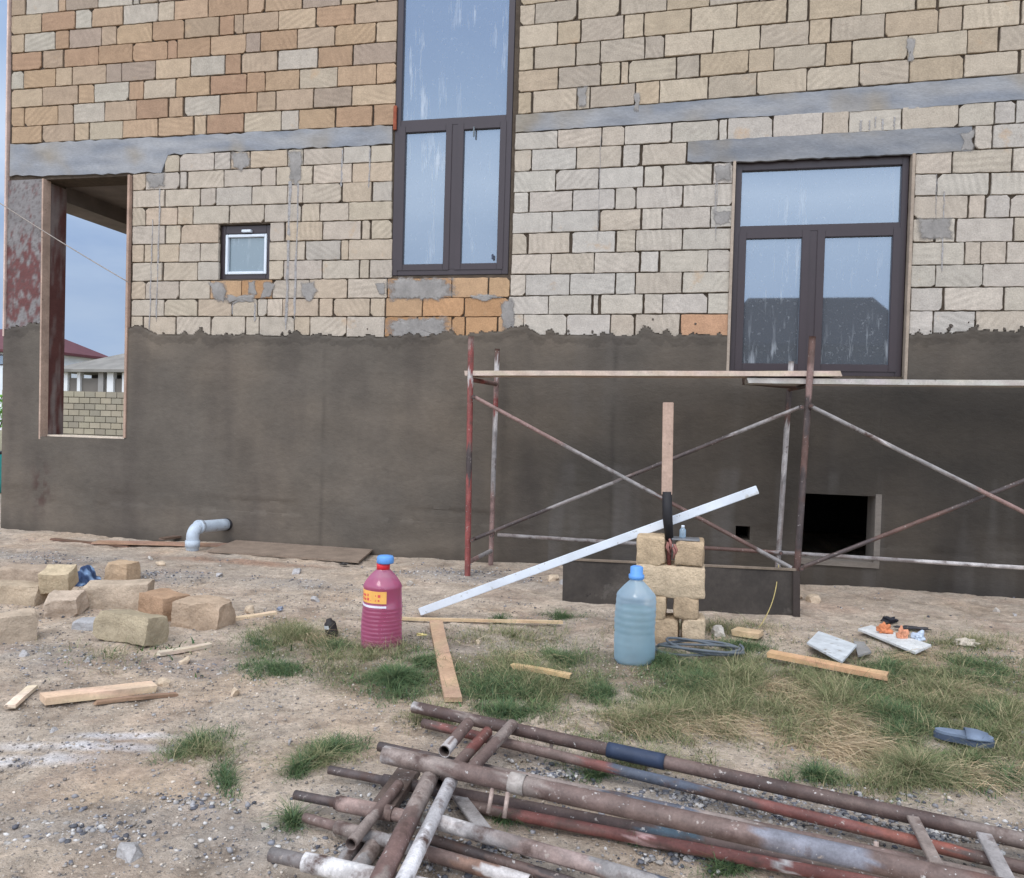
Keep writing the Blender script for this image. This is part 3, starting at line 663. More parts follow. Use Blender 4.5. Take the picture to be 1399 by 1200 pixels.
# ---- fresh render on the lower wall, ragged upper edge
PX1 = 8.0
edges = [LOG[0]+.0, LOG[1], RWN[0]-.02, RWN[1]+.024, HAT[0], HAT[1], HOL[0], HOL[1]]
xs = np.unique(np.round(np.concatenate([np.arange(HX0-.012, 4.2, .016), np.arange(4.2, PX1, .25), edges]), 5))
zed = [LOG[2], RWN[2]-.02, HAT[2], HAT[3], HOL[2], HOL[3]]
zs = np.unique(np.round(np.concatenate([np.arange(-.45, 1.98, .045), np.arange(1.98, 2.36, .010), zed]), 5))
pl_px = [(0, 452), (60, 440), (175, 447), (190, 443), (215, 455), (260, 456), (420, 458), (520, 460), (600, 458), (640, 457), (700, 449), (720, 446), (740, 456), (860, 457), (990, 456), (1240, 456), (1262, 457), (1300, 455), (1330, 449), (1399, 454), (1700, 458)]
pxw = [wallxz(*p) for p in pl_px]
_top = {}
def top_of(x):
    if x not in _top: _top[x] = top_of_(x)
    return _top[x]
def top_of_(x):
    b = np.interp(x, [p[0] for p in pxw], [p[1] for p in pxw])
    n_ = sfbm(x*9, 7.7, 93, 3); n2_ = sfbm(x*26, 3.3, 94, 2)
    return b + .05*(sfbm(x*2.6, 1.3, 91, 3)-.5) + .20*max(0, n_-.53) + .07*max(0, n2_-.50) - .012
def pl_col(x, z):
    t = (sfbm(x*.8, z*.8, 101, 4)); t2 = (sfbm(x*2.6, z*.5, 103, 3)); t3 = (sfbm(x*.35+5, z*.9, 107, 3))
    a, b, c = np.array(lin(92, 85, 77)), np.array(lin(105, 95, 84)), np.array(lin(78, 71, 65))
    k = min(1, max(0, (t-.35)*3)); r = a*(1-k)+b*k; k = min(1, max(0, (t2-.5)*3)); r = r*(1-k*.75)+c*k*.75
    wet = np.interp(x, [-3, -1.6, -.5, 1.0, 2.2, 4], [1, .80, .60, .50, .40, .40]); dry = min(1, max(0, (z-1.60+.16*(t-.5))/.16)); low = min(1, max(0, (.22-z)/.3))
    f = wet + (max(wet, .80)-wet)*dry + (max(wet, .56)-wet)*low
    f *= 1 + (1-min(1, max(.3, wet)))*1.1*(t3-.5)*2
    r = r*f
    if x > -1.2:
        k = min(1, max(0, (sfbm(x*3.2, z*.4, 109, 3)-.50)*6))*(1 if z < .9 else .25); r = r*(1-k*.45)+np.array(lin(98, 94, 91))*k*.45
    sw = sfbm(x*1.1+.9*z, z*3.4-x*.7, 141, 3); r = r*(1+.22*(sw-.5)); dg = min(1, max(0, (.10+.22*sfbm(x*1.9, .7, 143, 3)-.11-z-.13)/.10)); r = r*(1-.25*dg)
    for xl_ in (-3.62, -.62):
        k = max(0, 1-abs(x-xl_-.02*sn(z*3, xl_, 5))/.035)*min(1, max(0, (sfbm(xl_, z*2.2, 131, 3)-.38)*5)); r = r*(1-.22*k)
    e = top_of(x)-z
    if e < .05+.10*sfbm(x*6, 3.1, 97, 2): r = r*(.80)
    k = np.exp(-(((x+7.05)/.12)**2+((z-.35)/.22)**2))*min(1, max(0, ((sfbm(x*9, z*9, 113, 3))-.45)*8)); r = r*(1-k)+np.array(lin(68, 46, 42))*k
    return tuple(r)
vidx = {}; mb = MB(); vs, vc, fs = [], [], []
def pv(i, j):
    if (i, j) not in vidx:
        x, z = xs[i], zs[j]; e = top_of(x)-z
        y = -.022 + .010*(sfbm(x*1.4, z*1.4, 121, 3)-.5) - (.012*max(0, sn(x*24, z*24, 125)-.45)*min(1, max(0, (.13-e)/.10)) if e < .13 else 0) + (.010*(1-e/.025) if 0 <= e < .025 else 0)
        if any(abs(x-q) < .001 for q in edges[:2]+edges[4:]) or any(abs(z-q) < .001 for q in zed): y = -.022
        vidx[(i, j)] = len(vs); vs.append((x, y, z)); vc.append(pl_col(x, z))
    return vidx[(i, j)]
holes = [LOG, (RWN[0]-.02, RWN[1]+.024, RWN[2]-.02, 9), HAT, HOL]
solid = np.zeros((len(xs)-1, len(zs)-1), bool)
for i in range(len(xs)-1):
    xm = (xs[i]+xs[i+1])/2; tz = top_of(xm)
    for j in range(len(zs)-1):
        zm = (zs[j]+zs[j+1])/2
        solid[i, j] = zm < tz and not any(o[0] < xm < o[1] and o[2] < zm < o[3] for o in holes)
vb = {}
def pb(i, j):
    if (i, j) not in vb: vb[(i, j)] = len(vs); q = vs[pv(i, j)]; vs.append((q[0], .018, q[2])); vc.append(vc[pv(i, j)])
    return vb[(i, j)]
for i in range(len(xs)-1):
    for j in range(len(zs)-1):
        if not solid[i, j]: continue
        fs.append((pv(i, j), pv(i+1, j), pv(i+1, j+1), pv(i, j+1)))
        if j+1 >= len(zs)-1 or not solid[i, j+1]: fs.append((pv(i, j+1), pv(i+1, j+1), pb(i+1, j+1), pb(i, j+1)))
        if j > 0 and not solid[i, j-1]: fs.append((pv(i+1, j), pv(i, j), pb(i, j), pb(i+1, j)))
        if i == 0 or not solid[i-1, j]: fs.append((pv(i, j), pv(i, j+1), pb(i, j+1), pb(i, j)))
        if i+1 >= len(xs)-1 or not solid[i+1, j]: fs.append((pv(i+1, j+1), pv(i+1, j), pb(i+1, j), pb(i+1, j+1)))
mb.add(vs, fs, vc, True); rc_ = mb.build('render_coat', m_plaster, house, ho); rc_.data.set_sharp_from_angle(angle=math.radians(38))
for k in range(22):
    px_ = random.choice([random.uniform(185, 525), random.uniform(700, 985), random.uniform(1255, 1390)]); p0 = wallxz(px_, 452); z_ = top_of(p0[0])+random.uniform(.01, .16)*random.random(); r_ = random.uniform(.006, .020); q = MB(); n = 11
    rg = [(p0[0]+r_*math.cos(2*math.pi*i/n)*random.uniform(.6, 1.2), z_+r_*1.2*math.sin(2*math.pi*i/n)*random.uniform(.6, 1.3)) for i in range(n)]
    q.add([(a, .004, b) for a, b in rg]+[(p0[0]+(a-p0[0])*.6, -.010, z_+(b-z_)*.6) for a, b in rg], [(i, (i+1) % n, n+(i+1) % n, n+i) for i in range(n)]+[tuple(range(n, 2*n))], lin(84, 77, 70)); q.build('render_splash', m_plaster, house, ho)
# cement lips round the hatch
mb = MB()
cl_ = lin(118, 110, 102)
mb.box((HAT[1]+.004, .12, (HAT[2]+HAT[3])/2), (.05, .30, HAT[3]-HAT[2]+.04), None, cl_); mb.box(((HAT[0]+HAT[1])/2, .10, HAT[2]-.022), (HAT[1]-HAT[0]+.05, .28, .05), None, cl_)
mb.build('hatch_reveal', m_conc, house, ho)

# ---- windows
def member(mb, a, b, w, Y0, Y1, horiz):
    """rect member between wall points: centred line a->b, face width w"""
    a, b = np.array(a), np.array(b)
    if horiz: mb.box(((a[0]+b[0])/2, (Y0+Y1)/2, (a[1]+b[1])/2), (abs(b[0]-a[0]), Y1-Y0, w), None, (.5,)*3+(1,), .004)
    else: mb.box(((a[0]+b[0])/2, (Y0+Y1)/2, (a[1]+b[1])/2), (w, Y1-Y0, abs(b[1]-a[1])), None, (.5,)*3+(1,), .004)
def rect_frame(mb, x0, x1, z0, z1, w, Y0, Y1, wb=None, wt=None):
    wb = wb or w; wt = wt or w
    member(mb, (x0+w/2, z0), (x0+w/2, z1), w, Y0, Y1, False); member(mb, (x1-w/2, z0), (x1-w/2, z1), w, Y0, Y1, False)
    member(mb, (x0+w, z0+wb/2), (x1-w, z0+wb/2), wb, Y0+.001, Y1-.001, True); member(mb, (x0+w, z1-wt/2), (x1-w, z1-wt/2), wt, Y0+.001, Y1-.001, True)
def pane_obj(x0, x1, z0, z1, Y, parent, m=m_glass):
    q = MB(); q.box(((x0+x1)/2, Y+.006, (z0+z1)/2), (x1-x0, .012, z1-z0)); return q.build('pane', m, parent, ho)
def sash(x0, x1, z0, z1, w, Y0, Y1, parent, m=None, pm=m_glass):
    q = MB(); rect_frame(q, x0, x1, z0, z1, w, Y0, Y1); s_ob = q.build('sash', m or m_frame, parent, ho)
    return pane_obj(x0+w-.004, x1-w+.004, z0+w-.004, z1-w+.004, (Y0+Y1)/2, parent, pm)
# tall window
x0, x1, z0, z1 = MWN[0]+.004, MWN[1]-.004, MWN[2]+.004, 7.38
q = MB(); rect_frame(q, x0, x1, z0, z1, .062, .012, .085, wb=.055)
zt = onY(620, 165)[2]
member(q, (x0+.062, zt), (x1-.062, zt), .07, .013, .084, True)
xm = (onY(619, 270)[0]); member(q, (xm, z0+.055), (xm, zt-.035), .075, .013, .084, False)
wo = q.build('window', m_frame, house, ho)
pane_obj(x0+.058, x1-.058, zt+.031, z1-.058, .045, wo)
sash(x0+.052, xm-.028, z0+.046, zt-.026, .065, .004, .06, wo); sash(xm+.028, x1-.052, z0+.046, zt-.026, .065, .004, .06, wo)
q = MB(); h0 = onY(648, 178, 0); q.box((h0[0], -.012, h0[2]-.02), (.014, .02, .10), None, lin(90, 96, 100), .004); q.build('latch', mat('latch_grey', lin(104, 112, 116), rough=.4, bump=0), wo, ho)
q = MB(); h0 = onY(673, 351, 0); q.box((h0[0], .0, h0[2]), (.02, .018, .05), None, lin(60, 66, 80), .004); q.build('latch', mat('latch_dark', lin(60, 66, 84), rough=.4, bump=0), wo, ho)
# right-hand window: transom light over a two-sash casement
x0, x1, z0, z1 = RWN[0]+.014, RWN[1]-.012, RWN[2]+.0, RWN[3]-.006
q = MB(); rect_frame(q, x0, x1, z0, z1, .055, .05, .125, wb=.05, wt=.075)
zt = onY(1120, 309)[2]; member(q, (x0+.055, zt), (x1-.055, zt), .06, .051, .124, True)
xm = onY(1110, 400)[0]; member(q, (xm, z0+.05), (xm, zt-.03), .085, .051, .124, False)
wo = q.build('window', m_frame, house, ho)
pane_obj(x0+.050, x1-.050, zt+.026, z1-.070, .085, wo)
sash(x0+.045, xm-.032, z0+.04, zt-.022, .068, .04, .10, wo); sash(xm+.032, x1-.045, z0+.04, zt-.022, .068, .04, .10, wo)
# small square window, pale sash in a dark frame
x0, x1, z0, z1 = SWN[0]+.004, SWN[1]-.004, SWN[2]+.004, SWN[3]-.004
q = MB(); rect_frame(q, x0, x1, z0, z1, .055, .05, .13, wb=.05, wt=.085); wo = q.build('window', m_frame, house, ho)
sash(x0+.06, x1-.045, z0+.052, z1-.095, .030, .035, .10, wo, m_white, m_film)
q = MB(); p = onY(335, 315); q.box((p[0], .035, p[2]), (.11, .04, .028), None, (1, 1, 1, 1), .004); q.build('latch', m_white, wo, ho)
# rusty scraps by the tall window's transom
q = MB(); p0 = wallxz(541, 145); p1 = wallxz(540, 178); q.box((p0[0]-.005, -.004, (p0[1]+p1[1])/2), (.035, .02, p0[1]-p1[1]), None, (1,)*4, .004); q.build('rust_plate', mat('rust', lin(140, 76, 54), var=.3, nscale=20), house, ho)
#@@SITE
# ------------------------------------------------------------------ trestle scaffold
RED, RUST, GREY, DARK, WHT, PINK, BLUE = lin(134, 70, 66), lin(98, 74, 67), lin(138, 133, 131), lin(72, 63, 62), lin(184, 178, 175), lin(136, 110, 104), lin(54, 66, 86)
def paint_tube(mb, a, b, r, stops, n=14, seg=28, sag=0.0):
    """stops: [(t, colour)...] bands of paint along the tube"""
    a, b = Vector(a), Vector(b); L = (b-a).length; d = (b-a).normalized(); seg = max(seg, int(L/.035))
    u = d.cross(Vector((0, 0, 1)) if abs(d.z) < .95 else Vector((1, 0, 0))).normalized(); w = d.cross(u); off = random.uniform(0, 50)
    vs, vc, fs = [], [], []
    for i in range(seg+1):
        t = i/seg
        for k in range(n):
            an = 2*math.pi*k/n; o = u*math.cos(an)+w*math.sin(an); p = a.lerp(b, t)+o*r*(1+.02*mnoise.noise(a.lerp(b, t)*18+o))+Vector((0, 0, -sag*4*t*(1-t)))
            tt = min(.9999, max(0, t + mnoise.noise(Vector((t*L*9+off, math.cos(an)*1.2, math.sin(an)*1.2)))*.10/max(L, .3)))
            c = [q_[1] for q_ in stops if q_[0] <= tt+1e-6][-1]
            m_ = mnoise.noise(Vector((t*L*5+off, math.cos(an)*.8+7, math.sin(an)*.8))); kk = 1+.30*m_+.10*(random.random()-.5)
            c2 = (.105, .072, .060); e = min(.7, max(0, m_*1.6-.1))
            vs.append(p); vc.append(tuple((x*(1-e)+y*e)*kk for x, y in zip(c[:3], c2))+(1,))
    for i in range(seg):
        for k in range(n): fs.append((i*n+k, i*n+(k+1) % n, (i+1)*n+(k+1) % n, (i+1)*n+k))
    for end, ring, sg in ((a, 0, 1), (b, seg*n, -1)):       # shallow recessed tube ends, shade of the bore painted near black
        o1 = len(vs)
        for dep, rr in ((0, .80), (.05, .78)):
            for k in range(n):
                an = 2*math.pi*k/n; vs.append(end + (u*math.cos(an)+w*math.sin(an))*r*rr + d*sg*dep); vc.append((.10, .07, .06, 1) if dep == 0 else (.02, .016, .015, 1))
        for k in range(n):
            k2 = (k+1) % n
            fs.append((ring+k, o1+k, o1+k2, ring+k2)); fs.append((o1+k, o1+n+k, o1+n+k2, o1+k2))
        fs.append(tuple(o1+n+k for k in range(n)))
    mb.add(vs, fs, vc, smooth=True)
YF, YR = -.86, -.16
sc_o = Vector((-1.9, YF, GZ))
scaf = empty('scaffold', sc_o, 'low rusty tube scaffold with crossed braces standing against the rendered wall', 'scaffold')
def S_tube(name, a, b, r, stops, **k):
    q = MB(); paint_tube(q, a, b, r, stops, **k); return q.build(name, m_pipe, scaf, sc_o)
def foot(px, py, Y):
    p = onY(px, py, Y); return p
fl_t = onY(643.5, 460, YF); fl_b = onY(638.5, 792, YF); fl_b[2] = min(fl_b[2], GZ-.02)
bl_t = onY(679.5, 477, YR); bl_b = onY(670.5, 770, YR); bl_b[2] = min(bl_b[2], GZ-.02)
S_tube('post', fl_b, fl_t, .026, [(0, RED), (.42, DARK), (.55, RED), (.82, WHT), (.86, RED), (.96, PINK)])
S_tube('post', bl_b, bl_t, .024, [(0, PINK), (.35, GREY), (.62, WHT), (.70, RED), (.78, PINK), (.88, WHT), (.95, RUST)])
fr_t = onY(1110, 460, YF); fr_b = onY(1087, 792, YF); fr_b[2] = GZ-.02
br_t = onY(1081, 494, YR); br_b = onY(1061, 790, YR); br_b[2] = GZ-.02
S_tube('post', fr_b, fr_t, .026, [(0, RUST), (.2, DARK), (.5, RUST), (.62, DARK), (.78, PINK), (.9, RUST)])
S_tube('post', br_b, br_t, .024, [(0, GREY), (.5, WHT), (.72, RUST), (.80, DARK), (.9, WHT)])
q3x = 3.95
S_tube('post', (q3x, YF, GZ-.02), (q3x+.05, YF, 1.95), .026, [(0, RUST), (.5, RED)]); S_tube('post', (q3x, YR, GZ-.02), (q3x, YR, 1.9), .024, [(0, GREY), (.5, RUST)])
def at_post(b, t, z): b, t = np.array(b), np.array(t); k = (z-b[2])/(t[2]-b[2]); return b+(t-b)*k
zd = onY(645, 511, YF)[2]-.03        # under the deck
for (fb, ft, bb, bt_, c1) in [(fl_b, fl_t, bl_b, bl_t, RED), (fr_b, fr_t, br_b, br_t, DARK)]:
    S_tube('rung', at_post(fb, ft, zd-.02), at_post(bb, bt_, zd-.02), .021, [(0, c1), (.5, RUST)], seg=8)
S_tube('rung', at_post(fl_b, fl_t, .0), at_post(bl_b, bl_t, .0), .021, [(0, PINK), (.4, GREY)], seg=8)
S_tube('rung', at_post(fr_b, fr_t, .02), at_post(br_b, br_t, .02), .021, [(0, GREY)], seg=8)
S_tube('rung', (q3x, YF, zd-.02), (q3x, YR, zd-.02), .021, [(0, RUST)], seg=8)
yb1, yb2 = YF-.035, YF+.035
S_tube('brace', onY(649, 543, yb1), onY(1081, 776, yb1), .017, [(0, PINK), (.3, GREY), (.6, RUST), (.9, GREY)])
S_tube('brace', onY(647, 737, yb2), onY(1092, 557, yb2), .017, [(0, DARK), (.25, GREY), (.5, DARK), (.8, GREY)])
a = onY(1107, 555, yb1); b = onY(1399, 700, yb1); b2 = a+(b-a)*1.12; S_tube('brace', a, b2, .017, [(0, GREY), (.3, WHT), (.34, GREY), (.7, PINK)])
a = onY(1094, 776, yb2); b = onY(1399, 657, yb2); b2 = a+(b-a)*1.12; S_tube('brace', a, b2, .017, [(0, DARK), (.3, RUST), (.6, DARK)])
a = onY(680, 731, YR-.03); b = onY(1399, 776, YR-.03); S_tube('ledger', a, a+(b-a)*1.02, .018, [(0, GREY), (.4, RUST), (.55, GREY), (.8, WHT)])
for (px_, py_c, Y_) in ((649, 543, YF), (1084, 778, YF), (647, 737, YF), (1094, 557, YF), (1107, 555, YF), (1094, 776, YF), (673, 731, YR), (1066, 755, YR)):
    c_p = onY(px_, py_c, Y_); q = MB(); q.tube([c_p-np.array([0, .055, 0]), c_p+np.array([0, .055, 0])], .011, 8, col=RUST); q.tube([c_p-np.array([.0, .050, 0]), c_p-np.array([0, .040, 0])], .020, 8, col=DARK); q.build('pin', m_pipe, scaf, sc_o)
def plank(name, a, b, w, h, label, col, group=None, cat='plank', up=(0, 0, 1), m=None):
    o = (np.array(a)+np.array(b))/2; o = Vector(o); q = MB()
    a, b = Vector(a), Vector(b); d = (b-a); n = max(3, int(d.length/.12)); sx = d.normalized().cross(Vector(up)).normalized(); u = sx.cross(d.normalized())
    vs, vc = [], []
    ph = random.uniform(0, 9)
    for i in range(n+1):
        t = i/n; p = a.lerp(b, t); e = .004
        bow = u*(.006*math.sin(t*3.1+ph)) + sx*(.008*math.sin(t*2.3+ph))
        for (s1, s2) in ((-1, -1), (-1, 1), (1, 1), (1, -1)):
            vs.append(p + bow + sx*(w/2*s1+random.uniform(-.0015, .0015)) + u*(h/2*s2+random.uniform(-.001, .001)) + (d.normalized()*random.uniform(-.012, .012) if i in (0, n) else Vector()))
            vc.append(tuple(x*(1+.10*(random.random()-.5)) for x in col[:3])+(1,))
    fs = [(4*i+k, 4*i+(k+1) % 4, 4*i+4+(k+1) % 4, 4*i+4+k) for i in range(n) for k in range(4)] + [(3, 2, 1, 0), (4*n, 4*n+1, 4*n+2, 4*n+3)]
    q.add(vs, fs, vc); ob = q.build(name, m or m_wood, None, o); return tag(ob, label, cat, group)
zp = onY(645, 511, YF-.02)[2]
a = onY(633, 511, YF-.03); b = onY(1151, 509, YF-.03); a[1] = b[1] = YF+.14; bz = onY(1151, 509, YF-.03)[2]; a[2] = zp; b[2] = bz
plank('deck_plank', a, b, .28, .042, 'long pale scaffold board lying on the deck left of the right-hand window', lin(190, 172, 156), 'boards decking the scaffold')
a = onY(1022, 519, YF-.03); b = onY(1399, 522, YF-.03); d = b-a; b = a+d*1.35; a[1] = b[1] = YF+.16
plank('deck_plank', a, b, .28, .042, 'long grey scaffold board under the right-hand window running out of the picture', lin(176, 170, 164), 'boards decking the scaffold')
a = onY(1000, 517, YF-.03); a[1] = YF+.45; b = onY(1098, 521, YF-.03); b[1] = YF+.45
plank('timber_offcut', a+np.array([.12, 0, -.0]), b, .20, .05, 'dark timber offcut under the overlap of the two scaffold boards', lin(86, 70, 62))

# ------------------------------------------------------------------ rough limestone blocks
def rough_block(name, c, size, rot, col, label, group=None, seed=0, rnd=.02, rag=.012, cat='stone block', chips=4):
    lx, ly, lz = [v/2 for v in size]; bm = bmesh.new(); bmesh.ops.create_cube(bm, size=2)
    bmesh.ops.subdivide_edges(bm, edges=bm.edges[:], cuts=13, use_grid_fill=True)
    R = rot if isinstance(rot, Matrix) else Matrix.Rotation(rot, 3, 'Z'); off = Vector((seed*3.1, seed*1.7, seed*.9))
    rs = random.Random(seed+3); planes = []
    for _ in range(chips):
        n_ = Vector((rs.choice((-1, 1))*rs.uniform(.3, 1), rs.choice((-1, 1))*rs.uniform(.3, 1), rs.choice((-1, 1, 1))*rs.uniform(.3, 1))).normalized(); planes.append((n_, abs(n_.x)*lx+abs(n_.y)*ly+abs(n_.z)*lz-rs.uniform(.010, .030)))
    cols = []
    for v in bm.verts:
        p = Vector((v.co.x*lx, v.co.y*ly, v.co.z*lz))
        # rounded edges
        q = Vector((max(-lx+rnd, min(lx-rnd, p.x)), max(-ly+rnd, min(ly-rnd, p.y)), max(-lz+rnd, min(lz-rnd, p.z))))
        d = p-q
        if d.length > rnd: d = d.normalized()*rnd
        p = q+d
        nn = mnoise.noise_vector(p*6+off)*rag*1.1 + mnoise.noise_vector(p*19+off)*rag*.55 + mnoise.noise_vector(p*48+off)*rag*.30
        for n_, d_ in planes:
            h_ = p.dot(n_)-d_
            if h_ > 0: p -= n_*h_
        p += nn; k = 1+.12*mnoise.noise(p*9+off)
        v.co = R @ p; cols.append(tuple(x*k for x in col[:3])+(1,))
    bm.verts.index_update(); q = MB(); q.add([v.co+Vector(c) for v in bm.verts], [tuple(v.index for v in f.verts) for f in bm.faces], cols, smooth=True); bm.free()
    o = q.build(name, m_stone, None, c); o.data.set_sharp_from_angle(angle=math.radians(32)); return tag(o, label, cat, group)
SB = [lin(186, 163, 134), lin(176, 153, 126), lin(194, 173, 146)]
YS = -2.42
def stack_block(x0, y0, x1, y1, label, seed, dep=.21, Y=YS, col=None):
    a = onY(x0, y1, Y); b = onY(x1, y0, Y); c = ((a[0]+b[0])/2, Y+dep/2, (a[2]+b[2])/2)
    rough_block('stone_block', c, (b[0]-a[0]-.010, dep, b[2]-a[2]-.008), random.uniform(-.04, .04), col or SB[seed % 3], label, 'stone blocks of the little stack', seed, rnd=.016, rag=.007, chips=3)
GB = 'stone blocks of the little stack'
stack_block(866, 847, 929, 888, 'tan limestone block at the foot of the stack, behind the blue bottle', 1)
stack_block(930, 847, 964.5, 887, 'short tan limestone block at the foot of the stack on its right', 2)
stack_block(880, 814, 912, 847, 'tan block standing in the second layer of the stack, beside the blue bottle', 3)
stack_block(919, 814, 956, 847, 'squat tan block in the second layer of the stack, right of the dark gap', 4)
stack_block(866, 775, 965, 814.5, 'long tan limestone block bridging the middle of the stack', 5)
stack_block(868, 733.5, 911, 774, 'tan block on top of the stack, left of the upright batten', 6)
stack_block(921, 740.5, 964, 774, 'tan block on top of the stack carrying a small bottle', 7)
# upright batten with a black taped grip wedged between the two top blocks
Yp = YS+.04
pb_ = onY(914, 773, Yp); pt_ = onY(913, 550, Yp); pm_ = onY(911, 676, Yp)
bat = empty('batten', pb_, 'upright wooden batten with a black taped foot wedged in the top of the stack', 'batten')
q = MB(); q.bar(pm_, pt_, .030, .068, lin(176, 150, 134), (1, 0, 0), .003); q.build('shaft', m_wood, bat, bat.location)
q = MB(); mid = onY(914.5, 738, Yp); q.tube([pm_ + np.array([0, -.004, .02]), (pm_+mid)/2+np.array([-.004, 0, 0]), mid], [.030, .032, .026], 12); q.build('grip', m_blackwrap, bat, bat.location)
q = MB(); q.tube([mid, (mid+pb_)/2, pb_], [.018, .015, .014], 10, col=lin(110, 60, 56)); q.build('shank', m_pipe, bat, bat.location)
q = MB(); 
for i in range(5):
    p = mid + np.array([random.uniform(-.03, .03), -.03, random.uniform(-.05, .02)]); q.tube([p, p+np.array([random.uniform(-.02, .02), -.012, -.03]), p+np.array([random.uniform(-.02, .02), -.004, -.075])], [.007, .008, .004], 6, col=lin(146, 100, 92))
q.build('rag_tie', m_rag, bat, bat.location)
# small bottle and steel float on the right-hand top block
pz = onY(942, 740, YS)[2]
p = onY(935, 738, YS+.07); q = MB(); q.bar((p[0]-.085, YS+.07, pz+.006), (p[0]+.095, YS+.07, pz+.006), .10, .012, lin(150, 150, 152)); ob = q.build('steel_float', mat('dull_steel', lin(140, 142, 146), rough=.4, metal=.6, bump=.1), None, (p[0], YS+.07, pz)); tag(ob, 'flat grey steel float lying on the top right block of the stack', 'float')
bs = empty('small_bottle', (p[0]-.012, YS+.07, pz+.012), 'tiny clear plastic bottle standing on the steel float', 'bottle')
q = MB(); q.lathe([(.018, 0), (.020, .004), (.020, .05), (.012, .062)], bs.location, 20); q.build('body', m_blue, bs, bs.location)
q = MB(); q.lathe([(.011, .062), (.011, .078), (.009, .08)], bs.location, 16); q.build('cap', m_white, bs, bs.location)
# white straightedge leaning over the stack
a = onZ(574, 836, GZ+.02); Yq = YS+.13
p1 = onY(1035, 669, Yq)
q = MB(); q.bar(a, p1, .030, .054, (1, 1, 1, 1), (0, 0, 1), .003)
ob = q.build('straightedge', m_alu, None, a); tag(ob, 'long white straightedge bar leaning over the stone block stack', 'straightedge')

# dark panel standing on edge behind the stack
YT = -1.46
a0 = onY(768, 830, YT); a1 = onY(768, 767, YT); b0 = onY(1088, 846, YT+.06); b1 = onY(1089, 782, YT+.06)
pn = empty('formwork_panel', (a0[0], YT, GZ), 'dark stained sheet panel standing on edge behind the stone stack', 'panel')
q = MB(); n = 30; vs = []
for i in range(n+1):
    t = i/n; lo = a0*(1-t)+b0*t; hi = a1*(1-t)+b1*t; lo = np.array([lo[0], lo[1], GZ-.05])
    w_ = .006*math.sin(t*9)
    vs += [(lo[0], lo[1]+w_, lo[2]), (hi[0], hi[1]+.05+w_, hi[2]), (hi[0], hi[1]+.068+w_, hi[2]), (lo[0], lo[1]+.018+w_, lo[2])]
q.add(vs, [(4*i+k, 4*i+4+k, 4*i+4+(k+1) % 4, 4*i+(k+1) % 4) for i in range(n) for k in range(4)] + [(0, 1, 2, 3), (4*n+3, 4*n+2, 4*n+1, 4*n)], (.5, .5, .5, 1)); q.build('sheet', m_sheet, pn, pn.location)
q = MB(); q.bar(a1+np.array([0, .06, .008]), b1+np.array([0, .06, .008]), .034, .016, lin(126, 112, 98)); q.build('rim', m_wood, pn, pn.location)
q = MB(); e0 = np.array([b0[0], b0[1]+.0, GZ-.05]); q.bar(e0, b1+np.array([0, .05, .0]), .05, .045, lin(58, 50, 46), (0, 1, 0)); q.build('edge_batten', m_wood, pn, pn.location)

